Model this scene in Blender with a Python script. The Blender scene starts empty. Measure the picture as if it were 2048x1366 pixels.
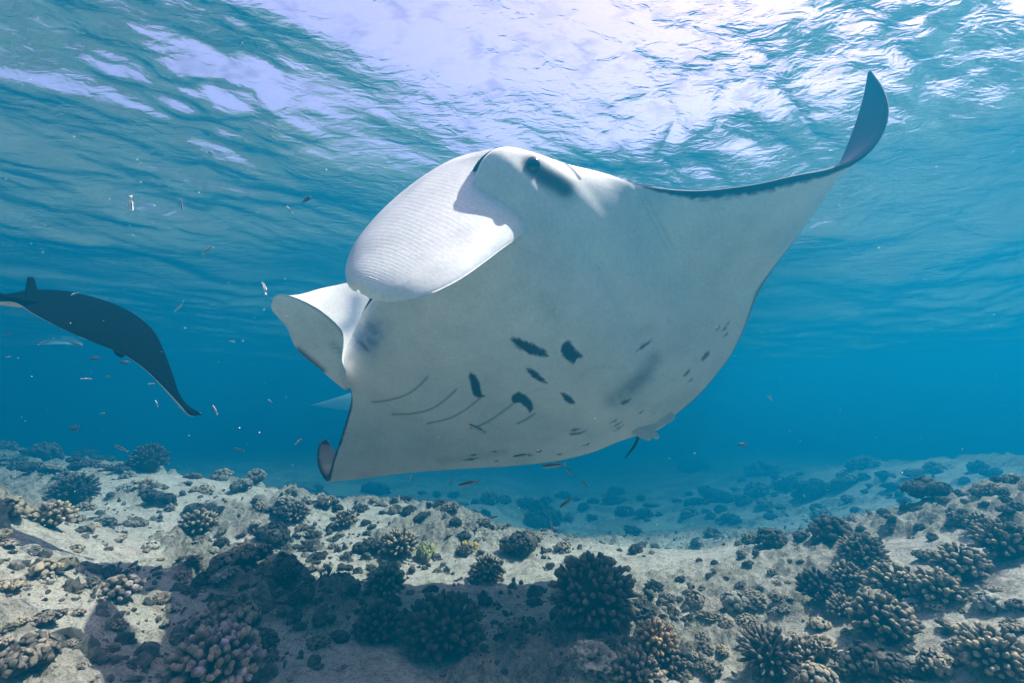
import bpy, math, random
import numpy as np
from mathutils import Vector, Matrix
R = math.radians
scene = bpy.context.scene
rng = np.random.default_rng(7)
random.seed(7)

# ------------------------------------------------------------------ camera, sky, sun, exposure
F = 900.0                                  # focal length in pixels of the 2048 wide photograph
PITCH = math.atan((850 - 683) / F)
ZC = 1.1                                   # camera height over the sea floor
ZS = 3.45                                  # mean height of the water surface
cam = bpy.data.objects.new('camera', bpy.data.cameras.new('camera'))
scene.collection.objects.link(cam)
cam.data.sensor_width = 36
cam.data.lens = 36 * F / 2048
cam.data.clip_start = 0.02
cam.data.clip_end = 400
cam.location = (0, 0, ZC)
cam.rotation_euler = (R(90) + PITCH, 0, 0)
scene.camera = cam

SUN = Vector((0.48, 0.08, 0.87)).normalized()
world = bpy.data.worlds.new('World')
scene.world = world
world.use_nodes = True
wn = world.node_tree
wn.nodes.clear()
sky = wn.nodes.new('ShaderNodeTexSky')
sky.sky_type = 'NISHITA'
sky.sun_disc = False
sky.sun_elevation = math.asin(SUN.z)
sky.sun_rotation = math.atan2(SUN.x, SUN.y)
sky.dust_density = 2.0
sky.ozone_density = 1.0
tint = wn.nodes.new('ShaderNodeMix')
tint.data_type = 'RGBA'
tint.blend_type = 'MULTIPLY'
tint.inputs['Factor'].default_value = 1.0
tint.inputs[7].default_value = (1.9, 0.88, 0.95, 1)      # white balance of the picture
bg = wn.nodes.new('ShaderNodeBackground')
bg.inputs['Strength'].default_value = 0.125
wo = wn.nodes.new('ShaderNodeOutputWorld')
wn.links.new(sky.outputs[0], tint.inputs[6])
wn.links.new(tint.outputs[2], bg.inputs[0])
wn.links.new(bg.outputs[0], wo.inputs[0])

sl = bpy.data.lights.new('sun', 'SUN')
sl.energy = 5.0
sl.angle = R(0.55)
sl.color = (1.0, 0.74, 0.655)
so = bpy.data.objects.new('sun', sl)
scene.collection.objects.link(so)
so.location = (3, 1, 9)
so.rotation_euler = (-SUN).to_track_quat('-Z', 'Y').to_euler()

vs = scene.view_settings
vs.view_transform = 'Standard'
vs.look = 'None'
vs.gamma = 1
vs.use_curve_mapping = False
vs.exposure = 2.1
cy = scene.cycles
cy.max_bounces = 8
cy.diffuse_bounces = 3
cy.glossy_bounces = 3
cy.transmission_bounces = 4
cy.volume_bounces = 1
cy.transparent_max_bounces = 12
cy.caustics_reflective = False
cy.caustics_refractive = False
cy.use_denoising = True
cy.sample_clamp_indirect = 5

# ------------------------------------------------------------------ helpers
CP, SP = math.cos(PITCH), math.sin(PITCH)


def at(px, py, d):
    """point on the sight line through a pixel of the photograph, d metres in front of the camera"""
    px, py, d = np.asarray(px, float), np.asarray(py, float), np.asarray(d, float)
    up = (683 - py) / F * d
    return np.stack([(px - 1024) / F * d, d * CP - up * SP, ZC + d * SP + up * CP], -1)


def project(P):
    P = np.asarray(P, float)
    y, z = P[..., 1], P[..., 2] - ZC
    d = y * CP + z * SP
    up = -y * SP + z * CP
    return 1024 + P[..., 0] / d * F, 683 - up / d * F, d


def tag(o, label=None, cat=None, group=None, kind=None):
    if label: o['label'] = label
    if cat: o['category'] = cat
    if group: o['group'] = group
    if kind: o['kind'] = kind
    return o


def link(o, parent=None):
    scene.collection.objects.link(o)
    if parent is not None: o.parent = parent
    return o


def make_mesh(name, V, Fc, mat, attrs=None, smooth=True):
    """Fc: int array (n,4) or (n,3) or a list of such arrays"""
    me = bpy.data.meshes.new(name)
    V = np.asarray(V, np.float32)
    blocks = Fc if isinstance(Fc, list) else [Fc]
    blocks = [np.asarray(b, np.int32) for b in blocks if len(b)]
    loops = np.concatenate([b.ravel() for b in blocks])
    sizes = np.concatenate([np.full(len(b), b.shape[1], np.int32) for b in blocks])
    starts = np.concatenate([[0], np.cumsum(sizes)[:-1]]).astype(np.int32)
    me.vertices.add(len(V)); me.vertices.foreach_set('co', V.ravel())
    me.loops.add(len(loops)); me.loops.foreach_set('vertex_index', loops)
    me.polygons.add(len(sizes)); me.polygons.foreach_set('loop_start', starts)
    me.polygons.foreach_set('loop_total', sizes)
    me.polygons.foreach_set('use_smooth', np.full(len(sizes), smooth))
    me.update(calc_edges=True)
    for k, a in (attrs or {}).items():
        a = np.asarray(a, np.float32)
        if a.ndim == 1:
            t = me.attributes.new(k, 'FLOAT', 'POINT'); t.data.foreach_set('value', a)
        else:
            t = me.attributes.new(k, 'FLOAT_COLOR', 'POINT')
            c = np.ones((len(a), 4), np.float32); c[:, :3] = a
            t.data.foreach_set('color', c.ravel())
    me.validate()
    if mat: me.materials.append(mat)
    return me


def grid_faces(nu, nv, wrap_v=False, off=0):
    i, j = np.meshgrid(np.arange(nu - 1), np.arange(nv if wrap_v else nv - 1), indexing='ij')
    j2 = (j + 1) % nv
    return (np.stack([i * nv + j, (i + 1) * nv + j, (i + 1) * nv + j2, i * nv + j2], -1).reshape(-1, 4) + off)


def _hash(ix, iy, iz, seed):
    h = (ix.astype(np.int64) * 374761393 + iy.astype(np.int64) * 668265263 + iz.astype(np.int64) * 2147483647 + seed * 974634777) & 0xFFFFFFFF
    h = ((h ^ (h >> 13)) * 1274126177) & 0xFFFFFFFF
    h = ((h ^ (h >> 15)) * 2246822519) & 0xFFFFFFFF
    return ((h ^ (h >> 16)) & 0xFFFFFF) / float(0xFFFFFF)


def vnoise(x, y, z=None, seed=0):
    """smooth value noise, -1..1"""
    z = np.zeros_like(x) if z is None else z
    ix, iy, iz = np.floor(x), np.floor(y), np.floor(z)
    fx, fy, fz = x - ix, y - iy, z - iz
    ux, uy, uz = [f * f * f * (f * (f * 6 - 15) + 10) for f in (fx, fy, fz)]
    r = 0
    flat = not np.any(fz)
    for dz in ((0,) if flat else (0, 1)):
        for dy in (0, 1):
            for dx in (0, 1):
                w = (ux if dx else 1 - ux) * (uy if dy else 1 - uy) * (1 if flat else (uz if dz else 1 - uz))
                r = r + w * _hash(ix + dx, iy + dy, iz + dz, seed)
    return r * 2 - 1


def fbm(x, y, z=None, octv=4, seed=0, gain=0.5):
    s, a, t = 0, 1, 0
    for o in range(octv):
        c, sn = math.cos(0.6 + o), math.sin(0.6 + o)
        xx, yy = x * c - y * sn, x * sn + y * c
        s = s + a * vnoise(xx, yy, z, seed + o * 17)
        t += a; a *= gain
        x, y = x * 2.03 + 11.3, y * 2.03 + 4.7
        z = None if z is None else z * 2.03 + 1.9
    return s / t


def sstep(a, b, x):
    t = np.clip((x - a) / (b - a), 0, 1)
    return t * t * (3 - 2 * t)


def spline(P, n):
    """Catmull-Rom through the rows of P, n samples (chord-length independent)"""
    P = np.asarray(P, float)
    Q = np.concatenate([[2 * P[0] - P[1]], P, [2 * P[-1] - P[-2]]])
    t = np.linspace(0, len(P) - 1, n)
    i = np.minimum(t.astype(int), len(P) - 2)
    f = (t - i)[:, None]
    a, b, c, d = Q[i], Q[i + 1], Q[i + 2], Q[i + 3]
    return 0.5 * (2 * b + (c - a) * f + (2 * a - 5 * b + 4 * c - d) * f ** 2 + (3 * b - a - 3 * c + d) * f ** 3)


def new_mat(name):
    m = bpy.data.materials.new(name)
    m.use_nodes = True
    nt = m.node_tree
    nt.nodes.clear()
    out = nt.nodes.new('ShaderNodeOutputMaterial')
    return m, nt, out


def N(nt, t, **kw):
    n = nt.nodes.new(t)
    for k, v in kw.items():
        if k.startswith('i_'):
            n.inputs[k[2:]].default_value = v
        else:
            setattr(n, k, v)
    return n


def noise_node(nt, vec, scale, detail=4, rough=0.55, typ=None):
    n = N(nt, 'ShaderNodeTexNoise')
    n.inputs['Scale'].default_value = scale
    n.inputs['Detail'].default_value = detail
    n.inputs['Roughness'].default_value = rough
    nt.links.new(vec, n.inputs['Vector'])
    return n


def ramp(nt, fac, stops):
    r = N(nt, 'ShaderNodeValToRGB')
    el = r.color_ramp.elements
    while len(el) < len(stops): el.new(0.5)
    for e, (p, c) in zip(el, stops):
        e.position = p; e.color = (*c, 1)
    nt.links.new(fac, r.inputs[0])
    return r


def mixc(nt, fac, a, b, mode='MIX'):
    m = N(nt, 'ShaderNodeMix', data_type='RGBA', blend_type=mode)
    for s, v in ((0, fac), (6, a), (7, b)):
        if hasattr(v, 'is_output'): nt.links.new(v, m.inputs[s])
        else: m.inputs[s].default_value = v if s == 0 else (*v, 1)
    return m.outputs[2]


# ------------------------------------------------------------------ materials
def mat_floor():
    m, nt, out = new_mat('coral_sand')
    p = N(nt, 'ShaderNodeBsdfPrincipled', i_Roughness=0.95)
    p.inputs['Specular IOR Level'].default_value = 0.15
    tc = N(nt, 'ShaderNodeTexCoord').outputs['Object']
    at_ = N(nt, 'ShaderNodeAttribute', attribute_name='rock')
    n1 = noise_node(nt, tc, 3.5, 6, 0.7)
    n2 = noise_node(nt, tc, 38, 4, 0.7)
    n3 = noise_node(nt, tc, 130, 3, 0.6)
    sand = ramp(nt, n2.outputs[0], [(0.28, (0.34, 0.285, 0.22)), (0.45, (0.66, 0.575, 0.46)), (0.7, (0.78, 0.71, 0.60))])
    turf = ramp(nt, n2.outputs[0], [(0.3, (0.09, 0.078, 0.06)), (0.5, (0.27, 0.235, 0.18)), (0.7, (0.52, 0.46, 0.37))])
    c = mixc(nt, at_.outputs['Fac'], sand.outputs[0], turf.outputs[0])
    patch = ramp(nt, n1.outputs[0], [(0.42, (0, 0, 0)), (0.62, (0.7, 0.7, 0.7))])
    c = mixc(nt, patch.outputs[0], c, mixc(nt, 0.35, c, (0.22, 0.19, 0.14)))
    sp = ramp(nt, n3.outputs[0], [(0.32, (0.30, 0.29, 0.28)), (0.47, (1, 1, 1)), (0.62, (1, 1, 1)), (0.72, (1.25, 1.22, 1.2))])
    c = mixc(nt, 1.0, c, sp.outputs[0], 'MULTIPLY')
    n4 = noise_node(nt, tc, 62, 6, 0.82)
    pit = ramp(nt, n4.outputs[0], [(0.33, (0.30, 0.28, 0.26)), (0.43, (0.96, 0.96, 0.96)), (0.60, (1, 1, 1)), (0.70, (1.12, 1.11, 1.1))])
    c = mixc(nt, 1.0, c, pit.outputs[0], 'MULTIPLY')
    n5 = noise_node(nt, tc, 11, 5, 0.75)
    mot = ramp(nt, n5.outputs[0], [(0.34, (0.58, 0.56, 0.52)), (0.46, (1, 1, 1)), (0.7, (1.06, 1.06, 1.05))])
    c = mixc(nt, 1.0, c, mot.outputs[0], 'MULTIPLY')
    pk = noise_node(nt, tc, 2.1, 2)
    pkm = ramp(nt, pk.outputs[0], [(0.6, (0, 0, 0)), (0.72, (0.45, 0.45, 0.45))])
    c = mixc(nt, pkm.outputs[0], c, mixc(nt, 1.0, c, (1.1, 0.82, 0.95), 'MULTIPLY'))
    nt.links.new(c, p.inputs['Base Color'])
    b = N(nt, 'ShaderNodeBump'); b.inputs['Strength'].default_value = 1.0; b.inputs['Distance'].default_value = 0.018
    ad = N(nt, 'ShaderNodeMath', operation='ADD')
    nt.links.new(n2.outputs[0], ad.inputs[0]); nt.links.new(n4.outputs[0], ad.inputs[1])
    nt.links.new(ad.outputs[0], b.inputs['Height'])
    nt.links.new(b.outputs[0], p.inputs['Normal'])
    nt.links.new(p.outputs[0], out.inputs[0])
    return m


def mat_coral(name, deep, body, tip, rough_scale=60, random_tone=0.24):
    m, nt, out = new_mat(name)
    p = N(nt, 'ShaderNodeBsdfPrincipled', i_Roughness=0.9)
    p.inputs['Specular IOR Level'].default_value = 0.2
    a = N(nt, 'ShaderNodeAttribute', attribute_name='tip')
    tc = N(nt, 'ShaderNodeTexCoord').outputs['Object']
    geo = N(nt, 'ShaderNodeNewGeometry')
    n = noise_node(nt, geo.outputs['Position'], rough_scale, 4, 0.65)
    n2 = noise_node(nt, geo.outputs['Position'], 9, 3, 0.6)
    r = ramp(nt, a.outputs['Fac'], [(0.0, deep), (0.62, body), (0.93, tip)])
    sp = ramp(nt, n.outputs[0], [(0.3, (0.5, 0.5, 0.5)), (0.55, (1, 1, 1)), (0.75, (1.35, 1.3, 1.25))])
    c = mixc(nt, 1.0, r.outputs[0], sp.outputs[0], 'MULTIPLY')
    s2 = ramp(nt, n2.outputs[0], [(0.35, (0.68, 0.7, 0.72)), (0.65, (1.3, 1.25, 1.2))])
    c = mixc(nt, 1.0, c, s2.outputs[0], 'MULTIPLY')
    oi = N(nt, 'ShaderNodeObjectInfo')
    tone = ramp(nt, oi.outputs['Random'], [(0, (1 - random_tone,) * 3), (1, (1 + random_tone,) * 3)])
    c = mixc(nt, 1.0, c, tone.outputs[0], 'MULTIPLY')
    nt.links.new(c, p.inputs['Base Color'])
    b = N(nt, 'ShaderNodeBump'); b.inputs['Strength'].default_value = 0.9; b.inputs['Distance'].default_value = 0.006
    nt.links.new(n.outputs[0], b.inputs['Height']); nt.links.new(b.outputs[0], p.inputs['Normal'])
    nt.links.new(p.outputs[0], out.inputs[0])
    return m


def mat_skin(name, rough=0.5, spec=0.35, grain=1.0):
    m, nt, out = new_mat(name)
    p = N(nt, 'ShaderNodeBsdfPrincipled', i_Roughness=rough)
    p.inputs['Specular IOR Level'].default_value = spec
    a = N(nt, 'ShaderNodeAttribute', attribute_name='skin')
    tc = N(nt, 'ShaderNodeTexCoord').outputs['Object']
    n = noise_node(nt, tc, 60, 5, 0.7)
    n2 = noise_node(nt, tc, 3.0, 4, 0.6)
    sp = ramp(nt, n.outputs[0], [(0.35, (1 - .1 * grain,) * 3), (0.65, (1 + .05 * grain,) * 3)])
    c = mixc(nt, 1.0, a.outputs['Color'], sp.outputs[0], 'MULTIPLY')
    s2 = ramp(nt, n2.outputs[0], [(0.35, (0.82, 0.835, 0.85)), (0.5, (0.96, 0.96, 0.96)), (0.65, (1.05, 1.04, 1.03))])
    c = mixc(nt, 1.0, c, s2.outputs[0], 'MULTIPLY')
    nt.links.new(c, p.inputs['Base Color'])
    b = N(nt, 'ShaderNodeBump'); b.inputs['Strength'].default_value = 0.25; b.inputs['Distance'].default_value = 0.004
    nt.links.new(n.outputs[0], b.inputs['Height']); nt.links.new(b.outputs[0], p.inputs['Normal'])
    nt.links.new(p.outputs[0], out.inputs[0])
    return m


def mat_plain(name, col, rough=0.6, spec=0.3):
    m, nt, out = new_mat(name)
    p = N(nt, 'ShaderNodeBsdfPrincipled', i_Roughness=rough)
    p.inputs['Specular IOR Level'].default_value = spec
    tc = N(nt, 'ShaderNodeTexCoord').outputs['Object']
    n = noise_node(nt, tc, 40, 2)
    r = ramp(nt, n.outputs[0], [(0.3, tuple(c * 0.85 for c in col)), (0.7, tuple(min(1, c * 1.1) for c in col))])
    nt.links.new(r.outputs[0], p.inputs['Base Color'])
    nt.links.new(p.outputs[0], out.inputs[0])
    return m


def mat_water():
    m, nt, out = new_mat('water_surface')
    tc = N(nt, 'ShaderNodeTexCoord').outputs['Object']
    mp = N(nt, 'ShaderNodeMapping')
    mp.inputs['Rotation'].default_value = (0, 0, R(-28))
    mp.inputs['Scale'].default_value = (1.0, 2.1, 1.0)
    nt.links.new(tc, mp.inputs['Vector'])
    n1 = noise_node(nt, mp.outputs[0], 6.0, 3, 0.55)
    n2 = noise_node(nt, mp.outputs[0], 17, 3, 0.6)
    n1.inputs['Distortion'].default_value = 0.6
    n2.inputs['Distortion'].default_value = 0.8
    mul = N(nt, 'ShaderNodeMath', operation='MULTIPLY_ADD')
    nt.links.new(n2.outputs[0], mul.inputs[0]); mul.inputs[1].default_value = 0.20
    nt.links.new(n1.outputs[0], mul.inputs[2])
    b = N(nt, 'ShaderNodeBump'); b.inputs['Strength'].default_value = 1.0; b.inputs['Distance'].default_value = 0.011
    nt.links.new(mul.outputs[0], b.inputs['Height'])
    fr = N(nt, 'ShaderNodeFresnel', i_IOR=1.333)
    nt.links.new(b.outputs[0], fr.inputs['Normal'])
    gl = N(nt, 'ShaderNodeBsdfGlossy', i_Roughness=0.03)
    nt.links.new(b.outputs[0], gl.inputs['Normal'])
    tr = N(nt, 'ShaderNodeBsdfTransparent')
    # cell pattern in the transparent colour, painting in the dapple of focused sunlight
    vo = N(nt, 'ShaderNodeTexVoronoi', feature='SMOOTH_F1')
    vo.inputs['Scale'].default_value = 5.5
    vo.inputs['Smoothness'].default_value = 0.35
    dis = N(nt, 'ShaderNodeVectorMath', operation='MULTIPLY_ADD')
    nt.links.new(n1.outputs['Color'], dis.inputs[0]); dis.inputs[1].default_value = (0.35, 0.35, 0)
    nt.links.new(tc, dis.inputs[2])
    nt.links.new(dis.outputs[0], vo.inputs['Vector'])
    r = ramp(nt, vo.outputs['Distance'], [(0.10, (0.74, 0.74, 0.74)), (0.4, (0.95, 0.95, 0.95)), (0.55, (1, 1, 1))])
    nt.links.new(r.outputs[0], tr.inputs[0])
    mx = N(nt, 'ShaderNodeMixShader')
    nt.links.new(fr.outputs[0], mx.inputs[0]); nt.links.new(tr.outputs[0], mx.inputs[1]); nt.links.new(gl.outputs[0], mx.inputs[2])
    nt.links.new(mx.outputs[0], out.inputs[0])
    return m


M_FLOOR = mat_floor()
M_WATER = mat_water()
M_SKIN = mat_skin('manta_skin', 0.62, 0.16)
M_SKIN_DARK = mat_skin('manta_skin_matt', 0.9, 0.0)
M_FISH = mat_skin('fish_skin', 0.35, 0.5)
M_EYE = mat_plain('eye_black', (0.012, 0.012, 0.015), 0.15, 0.6)
CORAL = {
    'brown': mat_coral('coral_brown', (0.018, 0.015, 0.013), (0.075, 0.06, 0.05), (0.21, 0.17, 0.135)),
    'grey': mat_coral('coral_grey', (0.02, 0.018, 0.014), (0.10, 0.085, 0.065), (0.36, 0.29, 0.21)),
    'tan': mat_coral('coral_tan', (0.035, 0.028, 0.02), (0.17, 0.135, 0.09), (0.46, 0.37, 0.26)),
    'orange': mat_coral('coral_orange', (0.05, 0.03, 0.02), (0.22, 0.13, 0.07), (0.46, 0.30, 0.18)),
    'pink': mat_coral('coral_pink', (0.03, 0.024, 0.018), (0.13, 0.10, 0.07), (0.36, 0.28, 0.22)),
    'mauve': mat_coral('coral_mauve', (0.04, 0.03, 0.03), (0.19, 0.13, 0.14), (0.42, 0.33, 0.37)),
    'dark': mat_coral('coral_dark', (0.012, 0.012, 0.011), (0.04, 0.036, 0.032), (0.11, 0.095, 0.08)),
    'green': mat_coral('coral_green', (0.12, 0.13, 0.05), (0.34, 0.36, 0.16), (0.55, 0.52, 0.22)),
    'stone': mat_coral('reef_stone', (0.06, 0.055, 0.045), (0.20, 0.18, 0.145), (0.38, 0.34, 0.28), 30),
}

# ------------------------------------------------------------------ sea floor
HILLS = [  # x, y, sx, sy, rot, height
    (-2.95, 0.95, 1.05, 1.55, 0.35, 1.15),
    (-4.1, 5.0, 2.3, 1.05, -0.25, 0.56),
    (-2.3, 3.9, 1.2, 0.6, -0.2, -0.18),
    (-8.6, 8.2, 2.6, 1.9, -0.2, 0.95),
    (3.35, 1.9, 1.15, 1.35, -0.5, 0.84),
    (1.9, 4.6, 1.3, 0.8, 0.2, -0.14),
    (10.0, 9.0, 4.5, 3.6, 0.3, 0.85),
    (0.3, 4.2, 1.5, 0.7, -0.3, 0.10),
    (-1.2, 9.5, 3.0, 1.8, 0.0, 0.10),
]


def ground_base(x, y):
    h = np.zeros_like(x)
    for (cx, cy_, sx, sy, rot, a) in HILLS:
        c, s = math.cos(rot), math.sin(rot)
        u = ((x - cx) * c + (y - cy_) * s) / sx
        v = (-(x - cx) * s + (y - cy_) * c) / sy
        h = h + a * np.exp(-0.5 * (u * u + v * v))
    h = h - 1.15 * sstep(3.9, 11.5, y) * (1 - 0.55 * sstep(3, 9, np.abs(x)))
    h = h - 0.40 * sstep(2.7, 7.8, y) * sstep(-0.9, 1.0, x) * (1 - sstep(3.0, 6.5, x - .25 * y))
    return h


def ground(x, y, full=False):
    x = np.asarray(x, float); y = np.asarray(y, float)
    h = ground_base(x, y)
    h = h + 0.09 * fbm(x * 0.8, y * 0.8, octv=3, seed=3)
    rock = fbm(x * 1.5 + 3, y * 1.5, octv=4, seed=21, gain=0.6)
    rock = sstep(-0.04, 0.26, rock) * (1 - 0.75 * np.exp(-((x - 1.1) / 1.1) ** 2 - ((y - 3.6) / 1.3) ** 2))
    lump = 1 - np.abs(fbm(x * 5.5, y * 5.5, octv=4, seed=31, gain=0.55)) * 2.2
    h = h + rock * (0.085 * lump + 0.015) + 0.016 * fbm(x * 3.2, y * 3.2, octv=3, seed=44)
    peb = fbm(x * 24, y * 24, octv=3, seed=51, gain=0.6)
    h = h + (0.014 + 0.020 * rock) * peb
    if full:
        return h, np.clip(rock * (0.75 + 0.5 * (peb)) + 0.35 * sstep(0.2, 0.55, peb), 0, 1)
    return h


def ground_at(px, py):
    """where the sight line through a pixel meets the sea floor"""
    d = np.concatenate([np.linspace(0.5, 6, 1400), np.linspace(6.01, 30, 1600)])
    P = at(np.full_like(d, px), np.full_like(d, py), d)
    below = P[:, 2] < ground_fast(P[:, 0], P[:, 1])
    k = int(np.argmax(below)) if below.any() else len(d) - 1
    return P[k], d[k]


def ground_fast(x, y):
    return ground(x, y)


def polar(r0, r1, nr, na_front, na_back, half=R(66)):
    a = np.concatenate([np.linspace(-half, half, na_front, endpoint=False), np.linspace(half, 2 * math.pi - half, na_back, endpoint=False)])
    r = np.geomspace(r0, r1, nr)
    rr, aa = np.meshgrid(r, a, indexing='ij')
    return rr * np.sin(aa), rr * np.cos(aa), len(a)


near = np.geomspace(0.02, 1.1, 40, endpoint=False)
a_f = np.concatenate([np.linspace(-R(64), R(64), 760, endpoint=False), np.linspace(R(64), 2 * math.pi - R(64), 120, endpoint=False)])
r_f = np.concatenate([near, np.geomspace(1.1, 34, 620)])
rr, aa = np.meshgrid(r_f, a_f, indexing='ij')
gx, gy = rr * np.sin(aa), rr * np.cos(aa)
gz, rk = ground(gx, gy, True)
V = np.stack([gx, gy, gz], -1).reshape(-1, 3)
fl = grid_faces(len(r_f), len(a_f), True)[:, ::-1]
floor = link(bpy.data.objects.new('sea_floor', make_mesh('sea_floor', V, fl, M_FLOOR, {'rock': rk.ravel()})))
tag(floor, kind='structure')

# ------------------------------------------------------------------ water surface, seen from below
a_w = np.concatenate([np.linspace(-R(64), R(64), 520, endpoint=False), np.linspace(R(64), 2 * math.pi - R(64), 100, endpoint=False)])
r_w = np.concatenate([np.geomspace(0.05, 1.2, 30, endpoint=False), np.geomspace(1.2, 35, 360)])
rr, aa = np.meshgrid(r_w, a_w, indexing='ij')
wx, wy = rr * np.sin(aa), rr * np.cos(aa)


def wave_height(x, y):
    h = 0.07 * fbm(x * 0.40 + 9, y * 0.50, octv=2, seed=61)
    c, s = math.cos(0.5), math.sin(0.5)
    u, v = x * c + y * s, -x * s + y * c
    wob = 0.5 * fbm(x * 0.7, y * 0.7, octv=2, seed=66)
    ramp_ = np.clip(y - 0.2, 0, None)
    h = h - 0.19 * 4.2 * np.tanh(ramp_ / 4.2) * (0.45 + 0.55 * sstep(-3.0, 1.5, x)) * (1 - sstep(9, 26, np.hypot(x, y)))      # the face of a swell passing overhead
    h = h + 0.085 * fbm(u * 0.7, v * 1.25 + wob, octv=2, seed=71)
    patch = np.clip(0.12 + 1.0 * sstep(-.2, .4, fbm(x * .35, y * .35, octv=2, seed=68)) + .45 * sstep(.8, 2.2, x), 0, 1.15)
    patch = patch * (1 - .75 * np.exp(-((x + .15) / 1.1) ** 2 - ((y - 2.0) / 1.0) ** 2))
    chop = np.exp(-((x + 2.05) / .62) ** 2 - ((y - 2.7) / .55) ** 2)
    h = h + chop * 0.10 * fbm(u * 1.9 + 5, v * 3.6 + wob, octv=3, seed=95)
    h = h + patch * 0.020 * (1 - 2 * np.abs(fbm(u * 1.5 + wob, v * 2.9, octv=3, seed=81)))
    h = h + patch * 0.0065 * fbm(u * 4.5 + wob * 3, v * 9, octv=2, seed=87)
    return h


wz = ZS + wave_height(wx, wy)
V = np.stack([wx, wy, wz], -1).reshape(-1, 3)
water = link(bpy.data.objects.new('water_surface', make_mesh('water_surface', V, grid_faces(len(r_w), len(a_w), True)[:, ::-1], M_WATER)))
tag(water, kind='structure')

# ------------------------------------------------------------------ the body of water as one closed box
hm, nt, out = new_mat('sea_water')
pv = N(nt, 'ShaderNodeVolumePrincipled')
pv.inputs['Color'].default_value = (0.001, 0.106, 0.190, 1)
pv.inputs['Density'].default_value = 0.275
pv.inputs['Absorption Color'].default_value = (0.025, 0.20, 0.27, 1)
pv.inputs['Anisotropy'].default_value = 0.35
nt.links.new(pv.outputs[0], out.inputs['Volume'])
b0, b1 = np.array([-38, -38, -2.6]), np.array([38, 38, ZS + 0.45])
V = np.array([[(b0, b1)[i][0], (b0, b1)[j][1], (b0, b1)[k][2]] for i in (0, 1) for j in (0, 1) for k in (0, 1)])
fc = np.array([[0, 1, 3, 2], [4, 6, 7, 5], [0, 4, 5, 1], [2, 3, 7, 6], [0, 2, 6, 4], [1, 5, 7, 3]])
hz = link(bpy.data.objects.new('haze', make_mesh('haze', V, fc, hm, smooth=False)))
tag(hz, kind='stuff')


# ------------------------------------------------------------------ manta rays
def in_poly(px, py, poly):
    poly = np.asarray(poly, float)
    ins = np.zeros(px.shape, bool)
    dist = np.full(px.shape, 1e9)
    n = len(poly)
    for k in range(n):
        x0, y0 = poly[k]; x1, y1 = poly[(k + 1) % n]
        c = ((y0 > py) != (y1 > py)) & (px < (x1 - x0) * (py - y0) / (y1 - y0 + 1e-12) + x0)
        ins ^= c
        dist = np.minimum(dist, seg_dist(px, py, x0, y0, x1, y1))
    return np.where(ins, -dist, dist)


def seg_dist(px, py, x0, y0, x1, y1):
    dx, dy = x1 - x0, y1 - y0
    t = np.clip(((px - x0) * dx + (py - y0) * dy) / (dx * dx + dy * dy + 1e-12), 0, 1)
    return np.hypot(px - x0 - t * dx, py - y0 - t * dy)


def line_dist(px, py, pts):
    pts = spline(pts, 24)
    d = np.full(px.shape, 1e9)
    for a, b in zip(pts[:-1], pts[1:]):
        d = np.minimum(d, seg_dist(px, py, a[0], a[1], b[0], b[1]))
    return d


def unit(v):
    return v / (np.linalg.norm(v, axis=-1, keepdims=True) + 1e-9)


def sheet_normals(G):
    du = np.gradient(G, axis=0); dv = np.gradient(G, axis=1)
    return unit(np.cross(du, dv))


def smooth_grid(A, k):
    for _ in range(k):
        B = A.copy()
        B[1:-1] = (A[:-2] + 2 * A[1:-1] + A[2:]) / 4
        A = B.copy()
        A[:, 1:-1] = (B[:, :-2] + 2 * B[:, 1:-1] + B[:, 2:]) / 4
    return A


def shell(G, thick, bulge=None):
    """closed shell round a sheet of points G (nu,nv,3); returns verts, faces, side flag"""
    nu, nv = G.shape[:2]
    n = sheet_normals(G)
    u = np.linspace(0, 1, nu)[:, None]; v = np.linspace(0, 1, nv)[None]
    rim = np.minimum(np.minimum(1, np.sqrt(np.clip(np.minimum(v, 1 - v) * 9, 0, 1))), np.sqrt(np.clip((1 - u) * 9, 0, 1)))
    t = (thick * rim + 0.0008)[..., None]
    A, B = G + n * t, G - n * t
    V = np.concatenate([A.reshape(-1, 3), B.reshape(-1, 3)])
    off = nu * nv
    f1 = grid_faces(nu, nv); f2 = grid_faces(nu, nv, off=off)[:, ::-1]
    ring = np.concatenate([np.arange(nv), np.arange(1, nu) * nv + nv - 1, (nu - 1) * nv + np.arange(nv - 2, -1, -1), np.arange(nu - 2, 0, -1) * nv])
    r2 = np.roll(ring, -1)
    f3 = np.stack([ring, ring + off, r2 + off, r2], -1)
    return V, np.concatenate([f1, f2, f3]), np.concatenate([np.zeros(off), np.ones(off)])


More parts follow.
